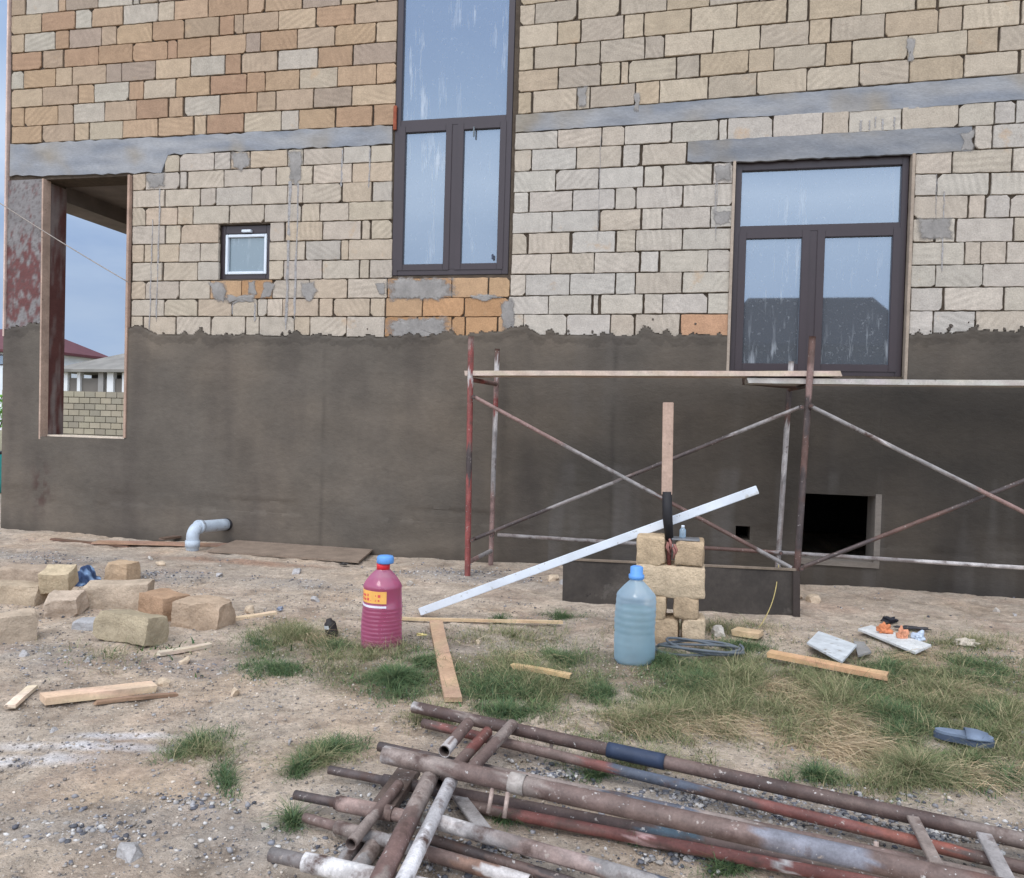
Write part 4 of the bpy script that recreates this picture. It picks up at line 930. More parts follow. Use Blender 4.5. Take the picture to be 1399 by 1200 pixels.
# ------------------------------------------------------------------ big plastic bottles
def big_bottle(name, px, py, topy, wpx, label, body_m, cap_m, kind, lean=0):
    P = onZ(px, py, GZ); P[2] = float(gh(P[0], P[1]))-.012; s = scale_at(P); Hh = (py-topy)/s*1.0; r = wpx/2/s
    e = empty(name, P, label, 'bottle')
    hb = Hh*(.62 if kind == 'pink' else .70); prof = [(r*.55, .0), (r*.90, .004), (r*.98, .02)]
    nz = 9
    for i in range(nz*4+1):
        z = .03 + (hb*(.72 if kind == 'pink' else 1.0)-.03)*i/(nz*4); wa = .012 if kind == 'pink' or i > 14 else .004; prof.append((r*(.985+wa*math.sin(i/4*2*math.pi)-(.03 if kind != 'pink' else .0)*math.exp(-((z-hb*.45)/.05)**2)), z))
    if kind == 'pink': prof += [(r*1.0, hb*.74), (r*.97, hb*.76), (r*.97, hb*1.06), (r*1.0, hb*1.08)]
    top0 = prof[-1][1]
    sh = Hh*(.86 if kind == 'pink' else .865)
    for t in np.linspace(.1, 1, 10): prof.append((r*(1-.70*t**(1.25 if kind == 'pink' else 1.05)), top0+(sh-top0)*(t**.85)))
    rn = r*.30; prof += [(rn, sh+Hh*.01), (rn, sh+Hh*.02)]
    dent = lambda t, z: 1+.035*math.sin(2*t+z*9)+.018*math.sin(5*t+z*21)
    q = MB(); q.lathe(prof, P, 44, warp=dent); q.build('body', body_m, e, P)
    lv = hb*(1.16 if kind == 'pink' else .80); lq = [(max(.01, a-.007), z+.003) for a, z in prof if z < lv]; q = MB(); q.lathe(lq, P, 44, warp=dent); q.build('liquid', m_pink if kind == 'pink' else m_water, e, P)
    if kind == 'pink':
        q = MB(); q.lathe([(rn*1.12, sh-.004), (rn*1.12, sh+Hh*.055), (rn*1.0, sh+Hh*.06)], P, 24); q.build('neck', m_red, e, P)
        q = MB(); q.lathe([(rn*1.35, sh+Hh*.06), (rn*1.45, sh+Hh*.07), (rn*1.40, sh+Hh*.125), (rn*1.2, Hh), (rn*.3, Hh+.004)], P+np.array([.012, 0, 0]), 26); q.build('cap', cap_m, e, P)
        def curved(name, t0, t1, z0, z1, rr, m, step=.08):
            q = MB(); n = max(2, int((t1-t0)/step)); vs = []
            for i in range(n+1):
                t = t0+(t1-t0)*i/n
                for z, ro in ((z0, 0), (z1, 0), (z1, -.006), (z0, -.006)): vs.append((P[0]+(rr*dent(t, z)+ro)*math.cos(t), P[1]+(rr*dent(t, z)+ro)*math.sin(t), P[2]+z))
            q.add(vs, [(4*i+k, 4*i+4+k, 4*i+4+(k+1) % 4, 4*i+(k+1) % 4) for i in range(n) for k in range(4)] + [(3, 2, 1, 0), (4*n, 4*n+1, 4*n+2, 4*n+3)]); return q
        base = math.radians(-90-22+0)
        lb = curved('label', base-1.15, base+.95, hb*.84, hb*1.05, r*.985, m_label).build('label', m_label, e, P)
        curved('x', base-1.15, base+.95, hb*.765, hb*.80, r*.985, m_labelwhite).build('stripe', m_labelwhite, lb, P)
        # broken, illegible red print
        qq = MB()
        for k in range(7):
            t = base-.75+k*.21+random.uniform(-.02, .02)
            for j in range(2):
                z = hb*(.88+.07*j); c = curved('p', t, t+random.uniform(.09, .16), z, z+hb*random.uniform(.03, .055), r*.989, m_labelred); qq.add(c.v, c.f)
        qq.build('print', m_labelred, lb, P)
    else:
        q = MB(); q.lathe([(rn*1.15, sh+.004), (rn*1.3, sh+.012), (rn*1.28, sh+Hh*.055), (rn*1.05, sh+Hh*.06), (rn*1.05, Hh), (rn*.7, Hh+.006)], P, 26); q.build('cap', cap_m, e, P)
    return e
big_bottle('water_bottle', 866, 902, 772, 55, 'large clear bluish water bottle with a blue cap in front of the stone stack', m_blue, m_cap, 'blue')
big_bottle('water_bottle', 521, 883, 757, 54, 'large bottle of pink liquid with an orange label, standing on grassy sand', m_pinkpet, m_cap, 'pink')

# ------------------------------------------------------------------ blocks strewn on the left
def ground_block(px, py, size, yaw, label, seed, col, pitch=0, roll=0, lift=0, rag=.012):
    P = onZ(px, py, GZ); R = Matrix.Rotation(math.radians(yaw), 3, 'Z') @ Matrix.Rotation(math.radians(roll), 3, 'X') @ Matrix.Rotation(math.radians(pitch), 3, 'Y')
    ext = abs(R[1][0])*size[0]/2 + abs(R[1][1])*size[1]/2 + abs(R[1][2])*size[2]/2
    hz = abs(R[2][0])*size[0]/2 + abs(R[2][1])*size[1]/2 + abs(R[2][2])*size[2]/2
    c = (P[0], P[1]+ext*.9, float(gh(P[0], P[1]+ext))+hz-.022+lift)
    rough_block('stone_block', c, size, R, col, label, 'stone blocks strewn on the sand', seed, rnd=.006, rag=rag*.8, chips=4)
ground_block(140, 836, (.43, .20, .19), 24, 'long pale block lying right beside the blue rag', 11, lin(182, 164, 144))
ground_block(206, 845, (.30, .20, .18), -22, 'orange-brown block between the long pale block and the rounded one', 12, lin(170, 140, 114))
ground_block(266, 858, (.33, .20, .19), 3, 'rounded tan block at the right end of the strewn row', 13, lin(176, 154, 132), rag=.02)
ground_block(160, 882, (.42, .18, .17), -8, 'olive-tan worn block lying in front of the strewn row', 14, lin(166, 152, 128), roll=-9)
ground_block(110, 860, (.16, .14, .07), 15, 'flat grey slab chip left of the olive-tan worn block', 20, lin(164, 162, 162))
ground_block(70, 845, (.21, .18, .14), 18, 'wedge-shaped pale block with another block tipped on it', 16, lin(182, 164, 146), roll=14, rag=.02)
ground_block(62, 828, (.20, .16, .15), 20, 'pale block tipped up on the wedge-shaped block', 15, lin(188, 170, 142), roll=18, lift=.10)
ground_block(-44, 888, (.40, .17, .18), 52, 'big pale block at the left edge nearest to the viewer', 17, lin(180, 162, 142))
ground_block(8, 826, (.40, .17, .15), 6, 'buff block lying behind the big left-edge block', 18, lin(174, 156, 134))
ground_block(24, 808, (.40, .18, .17), 8, 'dull brown block farthest back at the left edge', 19, lin(166, 148, 130), lift=.02)
ground_block(158, 796, (.20, .17, .17), 0, 'small orange block standing behind the blue rag', 21, lin(186, 160, 132))
# blue rag
P = onZ(102, 803, GZ); q = MB(); bm = bmesh.new(); bmesh.ops.create_icosphere(bm, subdivisions=5, radius=1); cols = []
for v in bm.verts:
    d = v.co.normalized(); f_ = mnoise.ridged_multi_fractal(d*2.3+Vector((4, 2, 1)), .8, 2.2, 5, 1, 2)*.20+.62
    v.co = Vector((d.x*.155*f_, d.y*.12*f_, max(-.01, d.z*.145*f_*(.75+.35*math.sin(d.x*5+1)))))
    k = mnoise.noise(d*2.3+Vector((9, 1, 3))); k = min(1, max(0, k*2.2)); cc = np.array(lin(52, 68, 98))*(1-k)+np.array(lin(132, 158, 190))*k; cols.append((cc[0], cc[1], cc[2], 1))  # pale blue areas are highlights painted into the cloth colour
bm.verts.index_update(); q.add([v.co+Vector(P)+Vector((0, .1, 0.012)) for v in bm.verts], [tuple(v.index for v in f.verts) for f in bm.faces], cols, True); bm.free()
tag(q.build('rag', m_rag, None, P), 'crumpled blue cloth lying among the pale blocks', 'rag')

# ------------------------------------------------------------------ timber on the ground
def gplank(px0, py0, px1, py1, w, h, label, col, lift=0, name='timber_board', cat='board', lift2=None):
    a, b = onZ(px0, py0, GZ), onZ(px1, py1, GZ); a[2] = float(gh(a[0], a[1]))+h/2+.004+lift; b[2] = float(gh(b[0], b[1]))+h/2+.004+(lift if lift2 is None else lift2)
    return plank(name, a, b, w, h, label, col, 'timber scraps on the ground', cat)
gplank(58, 968, 212, 943, .09, .034, 'thick pale plank lying alone on the sand at left', lin(206, 178, 150), .004)
gplank(130, 966, 240, 949, .03, .014, 'thin brown stick behind the thick pale plank', lin(140, 112, 92))
gplank(12, 974, 43, 945, .045, .018, 'short pale sliver of wood at the left edge', lin(214, 196, 172))
gplank(217, 899, 289, 883, .05, .02, 'short weathered board below the rounded block', lin(196, 180, 158))
gplank(300, 849, 378, 836, .05, .02, 'thin pale lath running from the rounded block to the grass', lin(212, 188, 158))
gplank(538, 846, 768, 855, .028, .018, 'long thin lath lying behind the short board and the pink bottle', lin(198, 172, 138), .012)
gplank(597, 856, 618, 966, .085, .024, 'worn brown board pointing towards the pipe pile', lin(176, 146, 120), .012)
gplank(700, 925, 778, 936, .04, .022, 'short tan stick lying in the green grass', lin(190, 160, 120), .03)
gplank(1052, 905, 1212, 936, .085, .028, 'long orange-brown board lying in the grass on the right', lin(190, 152, 116), .03)
gplank(72, 738, 175, 745, .06, .018, 'dark thin board by the wall left of the bent pipe', lin(110, 86, 72))
gplank(130, 742, 310, 748, .13, .022, 'brown board along the wall under the bent pipe', lin(156, 124, 104))
gplank(220, 742, 318, 728, .09, .02, 'dark board leaning behind the grey pipe end', lin(104, 84, 72), .03)
gplank(1002, 867, 1040, 874, .12, .035, 'broken tan chunk of wood beside the dark panel', lin(190, 166, 132), .01)
# plywood sheet by the wall
cs = [onZ(*p, GZ) for p in [(330, 742), (519, 749), (490, 772), (283, 757)]]
q = MB(); vs = [(c[0], c[1], GZ+.035+.02*(i in (0, 1))) for i, c in enumerate(cs)]; vs += [(v[0], v[1], v[2]-.018) for v in vs]
q.add(vs, [(3, 2, 1, 0), (4, 5, 6, 7), (0, 1, 5, 4), (1, 2, 6, 5), (2, 3, 7, 6), (3, 0, 4, 7)], lin(128, 112, 98)); tag(q.build('plywood_sheet', m_wood, None, vs[0]), 'grey-brown plywood sheet lying along the foot of the wall', 'sheet')
# bent grey drain pipe out of the wall
w0 = onY(312, 717, -.02); ex = onZ(263, 756, GZ)
Ye = -.55; el = onY(262, 721, Ye)
pp = empty('drain_pipe', (el[0], Ye, GZ), 'grey plastic drain pipe bending out of the wall down to the ground', 'pipe')
q = MB(); pts = [np.array([w0[0]-.01, .02, w0[2]])]; v1 = el-pts[0]
for t in (.3, .6, .8): pts.append(pts[0]+v1*t)
for k in range(1, 7):
    an = k/6*math.pi/2; dirh = v1/np.linalg.norm(v1); rad = .10; base_ = pts[0]+v1*.8
    pts.append(base_+dirh*rad*math.sin(an)-np.array([0, 0, 1])*rad*(1-math.cos(an)))
pts.append(pts[-1]*1.0-np.array([0, 0, .05])); pts.append(np.array([pts[-1][0], pts[-1][1], GZ-.05]))
q.tube(pts, .062, 22); q.build('body', m_grey, pp, pp.location)
q = MB(); q.tube([pts[3]-v1*.03, pts[3]+v1*.05], .071, 22); q.tube([pts[-2]+np.array([0, 0, .02]), pts[-2]-np.array([0, 0, .05])], .071, 22); q.build('collar', m_grey, pp, pp.location)
q = MB(); q.tube([pts[0]-v1*.02, pts[0]+v1*.12], .066, 22); q.build('sleeve', m_blackwrap, pp, pp.location)

# ------------------------------------------------------------------ odds and ends on the right
def slab(name, quad, th, label, cat, col, m, lift=.01, tilt=0):
    cs = [onZ(*p, GZ) for p in quad]; q = MB(); vs = [(c[0], c[1], float(gh(c[0], c[1]))+th+lift+(tilt if i in (0, 1) else 0)) for i, c in enumerate(cs)]
    vs += [(v[0], v[1], v[2]-th) for v in vs]; q.add(vs, [(3, 2, 1, 0), (4, 5, 6, 7), (0, 1, 5, 4), (1, 2, 6, 5), (2, 3, 7, 6), (3, 0, 4, 7)], col)
    return tag(q.build(name, m, None, vs[0]), label, cat)
m_white_tile = mat('tile', lin(190, 193, 195), rough=.5, var=.2, nscale=12, bump=.3, spots=[(14, .58, .68, lin(140, 134, 126))])
slab('tile', [(1118, 876), (1170, 896), (1150, 917), (1102, 890)], .012, 'white broken tile lying in the grass by the orange scraps', 'tile', (1, 1, 1, 1), m_white_tile, .045, .01)
slab('tile_chip', [(1166, 886), (1180, 886), (1190, 900), (1172, 904)], .012, 'small grey tile chip right of the white tile', 'tile', (1, 1, 1, 1), m_patch, .03)
slab('drip_board', [(1172, 866), (1190, 862), (1272, 893), (1250, 902)], .014, 'long pale board under the orange scraps', 'board', lin(196, 196, 194), m_wood, .035)
def scrap(px, py, sx, sy, sz, label, col, seed, name='scrap', cat='scrap', m=None, lift=.02):
    P = onZ(px, py, GZ); P[2] = float(gh(P[0], P[1]))+lift; q = MB(); bm = bmesh.new(); bmesh.ops.create_icosphere(bm, subdivisions=4, radius=1); cols = []
    for v in bm.verts:
        d = v.co.normalized(); f_ = .72+.55*mnoise.noise(d*1.7+Vector((seed, seed*2, 3)))+.18*mnoise.noise(d*5+Vector((seed, 0, 3)))
        v.co = Vector((d.x*sx*f_, d.y*sy*f_, max(-.3*sz, d.z*sz*f_))); k = 1+.3*mnoise.noise(d*3+Vector((0, seed, 0))); cols.append(tuple(x*k for x in col[:3])+(1,))
    bm.verts.index_update(); q.add([v.co+Vector(P) for v in bm.verts], [tuple(v.index for v in f.verts) for f in bm.faces], cols, True); bm.free()
    return tag(q.build(name, m or m_rag, None, P), label, cat)
scrap(1208, 874, .055, .03, .055, 'peaked orange scrap on the left of the pale board', lin(196, 124, 86), 3, lift=.055)
scrap(1232, 882, .04, .03, .06, 'slim orange scrap on the right of the pale board', lin(198, 138, 108), 8, lift=.055)
scrap(1255, 884, .05, .035, .05, 'bluish plastic wrapper at the right end of the pale board', lin(176, 186, 200), 5, lift=.05)
scrap(1215, 851, .07, .04, .035, 'black crumpled scrap on the bare soil near the wall', lin(40, 40, 46), 9)
scrap(1243, 862, .14, .03, .02, 'dark strip of rubbish behind the orange scraps', lin(62, 60, 62), 12)
scrap(1318, 884, .09, .05, .035, 'pale stony lump at the end of the grass', lin(196, 184, 168), 15, name='rubble_lump', cat='rubble', m=m_stone)
P = onZ(455, 868, GZ); P[2] = float(gh(P[0], P[1])); cn = empty('can', P, 'small dark can with a white label in dry grass left of the pink bottle', 'can')
q = MB(); q.lathe([(.030, 0), (.036, .006), (.038, .03), (.038, .085), (.034, .10), (.020, .112), (.018, .125)], P, 22, col=lin(46, 42, 42)); q.build('body', m_rubber, cn, P)
q = MB(); n = 8; vs = []
for i in range(n+1):
    t = math.radians(-140+60*i/n)
    for z, r_ in ((.07, .0395), (.092, .0385), (.092, .036), (.07, .036)): vs.append((P[0]+r_*math.cos(t), P[1]+r_*math.sin(t), P[2]+z))
q.add(vs, [(4*i+k, 4*i+4+k, 4*i+4+(k+1) % 4, 4*i+(k+1) % 4) for i in range(n) for k in range(4)]+[(3, 2, 1, 0), (4*n, 4*n+1, 4*n+2, 4*n+3)]); q.build('label', m_white_tile, cn, P)
cn.rotation_euler = (.12, -.2, 0)
scrap(470, 775, .05, .03, .02, 'dark flat scrap on the gravel by the wall', lin(60, 56, 54), 19)
scrap(575, 875, .04, .02, .012, 'yellow leaf-like scrap right of the pink bottle', lin(206, 190, 130), 23, lift=.03)
scrap(383, 833, .03, .025, .025, 'bluish grey lump at the tip of the thin lath', lin(130, 136, 150), 27)
# slipper
P = onZ(1316, 1022, GZ); P[2] = float(gh(P[0], P[1]))
sl = empty('slipper', P, 'grey-blue rubber slipper lying in the grass at right', 'slipper')
yaw = math.radians(-12); ca_, sa_ = math.cos(yaw), math.sin(yaw)
def sl_pt(u, v, z): return (P[0]+u*ca_-v*sa_, P[1]+u*sa_+v*ca_, P[2]+z)
def sole(z0, z1, k, name, col):
    q = MB(); n = 40; ring = []
    for i in range(n):
        t = 2*math.pi*i/n; u = .118*math.cos(t); w = (.048+.012*math.cos(t+.3)-.012*math.exp(-((math.cos(t)+.15)/.3)**2))*math.sin(t); ring.append((u*k, w*k))
    vs = [sl_pt(u, v, z0) for u, v in ring]+[sl_pt(u, v, z1) for u, v in ring]; q.add(vs, [(i, (i+1) % n, n+(i+1) % n, n+i) for i in range(n)]+[tuple(range(n, 2*n)), tuple(range(n))[::-1]], col); return q.build(name, m_rubber, sl, P)
sole(.02, .045, 1, 'sole', lin(70, 80, 98)); sole(.046, .058, .96, 'footbed', lin(112, 124, 142))
q = MB(); n = 14; vs = []
for i in range(n+1):
    t = math.pi*i/n
    for u in (.0, .045, .088):
        vs.append(sl_pt(u+.004, .053*math.cos(t)*(1-.25*(u > .08)), .05+.022*math.sin(t)*(1-.35*(u > .08))))
q.add(vs, [(3*i+k, 3*i+k+1, 3*i+4+k, 3*i+3+k) for i in range(n) for k in range(2)], lin(108, 120, 138), True)
ob = q.build('upper', m_rubber, sl, P); md = ob.modifiers.new('thick', 'SOLIDIFY'); md.thickness = .006
# coil of dark hose by the stack
P = onZ(957, 896, GZ); P[2] = float(gh(P[0], P[1])); q = MB(); pts = []
for i in range(150):
    t = i/150*2*math.pi*3.1; r_ = 1+.10*math.sin(t*.7)+.05*math.sin(t*2.3); pts.append(P+np.array([.24*r_*math.cos(t), .13*r_*math.sin(t)+.0, .03+.035*(i/150)+.02*math.sin(t*1.3)]))
q.tube(pts, .0085, 8, col=lin(92, 98, 104)); tag(q.build('hose', m_rubber, None, P), 'loose coil of thin dark hose in the grass by the stone stack', 'hose')
# thin wire hanging from the scaffold to the ground
a = onY(1064, 772, -1.2); b = onZ(1036, 858, GZ+.01); q = MB(); q.tube([a+(b-a)*t+np.array([.03*math.sin(t*3), 0, -.03*math.sin(t*3.1)]) for t in np.linspace(0, 1, 14)], .0035, 6, col=lin(176, 158, 104))
tag(q.build('wire', m_rubber, None, b), 'thin yellowish wire slanting down past the dark panel', 'wire')
# overhead cable slung across the open loggia
q = MB(); a = onY(-60, 238, -.10); b = onY(176, 386, -.035); q.tube([a+(b-a)*t+np.array([0, 0, -.06*4*t*(1-t)*.4]) for t in np.linspace(0, 1, 20)], .006, 6, col=lin(150, 140, 132))
tag(q.build('cable', m_rubber, None, b), 'thin pale cable slung across the open loggia', 'cable')

# ------------------------------------------------------------------ pile of dismantled scaffold pipes in front
GP = 'dismantled scaffold pipes in the foreground pile'
def pile(px0, py0, z0, px1, py1, z1, r, stops, label, parts=(), ext=0.0, name='scaffold_pipe', tip=None):
    a, b = onZ(px0, py0, z0), onZ(px1, py1, z1); b = a+(b-a)*(1+ext); e = empty(name, a, label, 'pipe', GP)
    q = MB(); s0 = a
    if tip:
        s0 = a+(b-a)*tip[0]; qq = MB(); paint_tube(qq, a, s0+(b-a)*.002, tip[1], [(0, tip[2])], seg=4); qq.build('spigot', m_pipe, e, a)
    r *= .93; paint_tube(q, s0, b, r, stops, seg=60, n=16); q.build('tube', m_pipe, e, a)
    for (t0, t1, rr, c) in parts:
        q = MB(); paint_tube(q, a+(b-a)*t0, a+(b-a)*t1, rr, [(0, c)], seg=8, n=16); q.build('tape_wrap' if c == BLUE else 'sleeve', m_pipe if c != BLUE else m_bluewrap, e, a)
    return e, a, b
m_bluewrap = mat('blue_tape', lin(48, 58, 78), rough=.55, var=.25, nscale=9, bump=.4, bscale=30, spots=[(30, .64, .7, lin(130, 130, 134))])
BR = lin(82, 66, 62); BR2 = lin(106, 88, 82); RED2 = lin(114, 70, 64); TAN = lin(132, 119, 112); BG = lin(76, 82, 94)
zb = GZ+.05
_, A1, B1 = pile(565, 966, zb+.04, 1399, 1149, zb+.04, .0275, [(0, WHT), (.006, BR), (.09, TAN), (.11, BR), (.40, BR2), (.5, BR), (.8, TAN), (.92, BR2)], 'long brown pipe farthest back in the pile, with a blue taped joint', [(.345, .432, .0300, BLUE)], ext=.15)
_, A2, B2 = pile(578, 988, zb+.01, 1399, 1186, zb+.01, .0215, [(0, BR), (.03, RED2), (.12, BR2), (.3, RED2), (.34, BG), (.47, BR), (.56, RED2), (.7, lin(130, 74, 62)), (.8, BR), (.86, BR2)], 'reddish pipe second from the back with a dark blue stretch', ext=.15)
pile(518, 1020, zb-.005, 1300, 1188, zb-.005, .021, [(0, DARK), (.2, TAN), (.38, BG), (.52, TAN), (.6, BR2), (.8, TAN)], 'grey and brown pipe running just behind the thickest pipe', ext=.2)
pile(525, 1031, zb+.115, 1271, 1195, zb+.115, .0335, [(0, WHT), (.012, TAN), (.12, BR2), (.24, TAN), (.30, BR2), (.62, lin(118, 118, 126)), (.76, BR2), (.9, RUST)], 'thickest rusty pipe lying across the top of the pile', [(.235, .262, .0342, lin(158, 149, 142))], ext=.2)
pile(450, 1052, zb+.0, 1200, 1195, zb+.0, .024, [(0, DARK), (.12, BR), (.46, lin(66, 84, 96)), (.55, BR), (.7, lin(92, 80, 72)), (.85, TAN)], 'dark brown pipe with a teal stretch under the thickest pipe', ext=.2, tip=(.10, .016, DARK))
pile(640, 1101, zb-.015, 1090, 1187, zb-.015, .021, [(0, BR), (.1, RED2), (.38, lin(186, 150, 146)), (.42, RED2), (.68, WHT), (.72, RED2), (.9, WHT), (.96, RED2)], 'bright red pipe with flaking white patches', ext=.35)
pile(403, 1086, zb+.02, 612, 1127, zb+.02, .023, [(0, BR), (.3, lin(146, 124, 116)), (.68, lin(160, 156, 148)), (.8, TAN)], 'short pipe end with a pinkish sleeve at the left of the pile', [(.30, .66, .0255, lin(144, 122, 114))], tip=(.28, .016, DARK))
pile(598, 1123, zb+.05, 880, 1203, zb+.02, .026, [(0, WHT), (.1, GREY), (.3, lin(148, 130, 124)), (.6, GREY), (.8, BG), (.93, GREY)], 'greyish white pipe running down to the bottom edge', ext=.3)
pile(416, 1117, zb-.01, 692, 1197, zb-.01, .024, [(0, TAN), (.15, GREY), (.5, BR2), (.7, lin(126, 98, 84)), (.82, WHT)], 'pale brown pipe with white ends below the pinkish one', ext=.1, tip=(.16, .016, BR2))
pile(370, 1167, zb+.02, 520, 1201, zb+.02, .030, [(0, lin(196, 192, 190)), (.6, lin(206, 200, 196))], 'white painted pipe end in the bottom left of the pile', ext=.6, tip=(.20, .021, lin(110, 104, 102)))
# cross pipes
zc = zb+.075
pile(589, 1060, zc, 520, 1202, zc, .032, [(0, TAN), (.3, BR2), (.4, lin(116, 92, 86)), (.7, TAN), (.9, GREY)], 'thick pinkish cross pipe lying over the left pipes', ext=.5)
pile(617, 1066, zc, 552, 1202, zc, .025, [(0, lin(170, 166, 166)), (.4, lin(210, 206, 206)), (.75, GREY)], 'whitish cross pipe beside the thick pinkish one', ext=.5)
pile(640, 988, zc, 607, 1027, zc-.02, .026, [(0, BR2), (.75, WHT)], 'short stub of cross pipe with a pale sawn end', ext=0)
pile(666, 1000, zb+.05, 600, 1072, zb+.05, .024, [(0, RED2), (.4, BR2)], 'rust-red cross pipe passing under the thickest pipe')
pile(700, 990, zb+.07, 640, 1055, zb+.055, .025, [(0, TAN), (.4, BR2)], 'greyish brown cross pipe reaching the back pipe')
pile(514, 1152, zb-.03, 486, 1190, zb-.03, .030, [(0, TAN), (.5, GREY)], 'stubby grey pipe under the pale brown pipe', ext=.5)
pile(489, 1148, zb-.04, 468, 1180, zb-.04, .026, [(0, DARK), (.5, GREY)], 'short dark pipe at the far left bottom of the pile', ext=.3)
pile(572, 1142, zb-.02, 770, 1203, zb-.02, .018, [(0, DARK), (.4, BR2), (.7, DARK)], 'thin dark pipe lying lowest under the cross pipes', ext=.2)
pile(545, 1072, zb+.045, 500, 1128, zb+.03, .020, [(0, BR2), (.5, TAN)], 'short brownish cross pipe left of the thick pinkish one', ext=.4)
pile(640, 1060, zb-.01, 905, 1112, zb-.01, .017, [(0, RED2), (.35, GREY), (.6, BR)], 'thin pipe tucked close under the thickest pipe', ext=.1)
def flat(px0, py0, z0, px1, py1, z1, w, h, label, col, m=None, name='steel_strip'):
    a, b = onZ(px0, py0, z0), onZ(px1, py1, z1); q = MB(); q.bar(a, b, w, h, col, (0, 0, 1), .002); tag(q.build(name, m or m_pipe, None, a), label, 'steel strip', 'flat steel strips in the pipe pile')
flat(1247, 1117, zb+.05, 1280, 1182, zb+.06, .038, .012, 'rusty flat strip bridging the back pipes at right', TAN)
flat(1344, 1140, zb+.05, 1380, 1210, zb+.06, .045, .012, 'grey flat strip at the right edge of the pipe pile', lin(150, 144, 142))
flat(622, 1082, zb+.0, 672, 1148, zb+.0, .05, .012, 'pale grey flat strip between the cross pipes and the white pipe', GREY)
flat(560, 1052, zb+.01, 518, 1112, zb+.01, .085, .03, 'brown rusty channel under the cross pipes', lin(92, 78, 71))
def peg(px, py, z, dx, dz, label):
    a = onZ(px, py, z); q = MB(); q.tube([a, a+np.array([dx, -.03, dz])], .008, 8, col=lin(170, 150, 140)); tag(q.build('peg', m_pipe, None, a), label, 'peg', 'small steel pegs on the pipes')
peg(673, 1076, zb+.09, -.006, -.075, 'left of the two thin pegs hanging below the thickest pipe'); peg(694, 1082, zb+.09, -.004, -.075, 'right of the two thin pegs hanging below the thickest pipe')
peg(756, 1006, zb+.03, -.006, -.05, 'thin peg hanging from the farthest brown pipe'); peg(1197, 1150, zb+.0, -.004, -.05, 'thin peg under the reddish pipe at right')
#@@FAR
# ------------------------------------------------------------------ beyond the loggia
def coursed_wall(name, x0, x1, y0, h, label, cat, bl=.40, bh=.20, zbase=-.6, depth=.25, pal=None, ang=0, piv=None):
    q = MB(); pal = pal or [lin(150, 141, 124), lin(143, 135, 120), lin(157, 148, 130)]
    q.box(((x0+x1)/2, y0+depth/2+.02, (zbase+h)/2), (x1-x0, depth, h-zbase-.01), None, lin(118, 110, 99))
    z = h; r = 0
    while z > zbase+.05:
        x = x0 - (r % 2)*bl/2
        while x < x1:
            a, b = max(x, x0), min(x+bl, x1)
            if b-a > .05: q.box(((a+b)/2, y0, z-bh/2), (b-a-.025, .06, bh-.025), None, jit(random.choice(pal), .06))
            x += bl
        z -= bh; r += 1
    o = q.build(name, m_farwall, None, ((x0+x1)/2, y0, zbase)); return tag(o, label, cat)
zf = onY(130, 535, 14.0)[2]
coursed_wall('boundary_wall', -22.0, -8.5, 14.0, zf, 'buff block boundary wall seen through the open loggia', 'wall')
def hip_house(name, x0, x1, y0, y1, zw, zr, label, wallc, roofm, over=.5, windows=(), zb=-.5):
    e = empty(name, ((x0+x1)/2, y0, zb), label, 'house'); o = e.location
    q = MB(); q.box(((x0+x1)/2, (y0+y1)/2, (zw+zb)/2), (x1-x0, y1-y0, zw-zb), None, wallc); q.build('wall', m_farwall, e, o)
    q = MB(); m_ = (y1-y0)/2; a, b, c, d = x0-over, x1+over, y0-over, y1+over
    vs = [(a, c, zw), (b, c, zw), (b, d, zw), (a, d, zw), (a+m_+over, (c+d)/2, zr), (b-m_-over, (c+d)/2, zr), (a, c, zw-.15), (b, c, zw-.15), (b, d, zw-.15), (a, d, zw-.15)]
    q.add(vs, [(0, 1, 5, 4), (1, 2, 5), (2, 3, 4, 5), (3, 0, 4), (0, 6, 7, 1), (1, 7, 8, 2), (2, 8, 9, 3), (3, 9, 6, 0), (9, 8, 7, 6)]); q.build('roof', roofm, e, o)
    for (wx, wz, ww, wh) in windows:
        q = MB(); q.box((wx, y0-.01, wz), (ww, .06, wh)); w = q.build('window', m_frame, e, o); q = MB(); q.box((wx, y0-.045, wz), (ww-.16, .012, wh-.16)); q.build('pane', m_glass, w, o)
    return e
Yh = 34.0; HD = 5.0
zw = onY(60, 479, Yh)[2]; zr = onY(60, 450, Yh+HD/2)[2]; xr = onY(136, 485, Yh+HD)[0]
hh = hip_house('house', onY(-90, 480, Yh)[0], xr, Yh, Yh+HD, zw, zr, 'distant white house with a maroon hipped roof behind the boundary wall', lin(214, 218, 222), m_roof, .6, [(onY(4, 492, Yh)[0], onY(4, 492, Yh)[2], .9, .7), (onY(60, 500, Yh)[0], onY(60, 500, Yh)[2], 1.1, 1.2)])
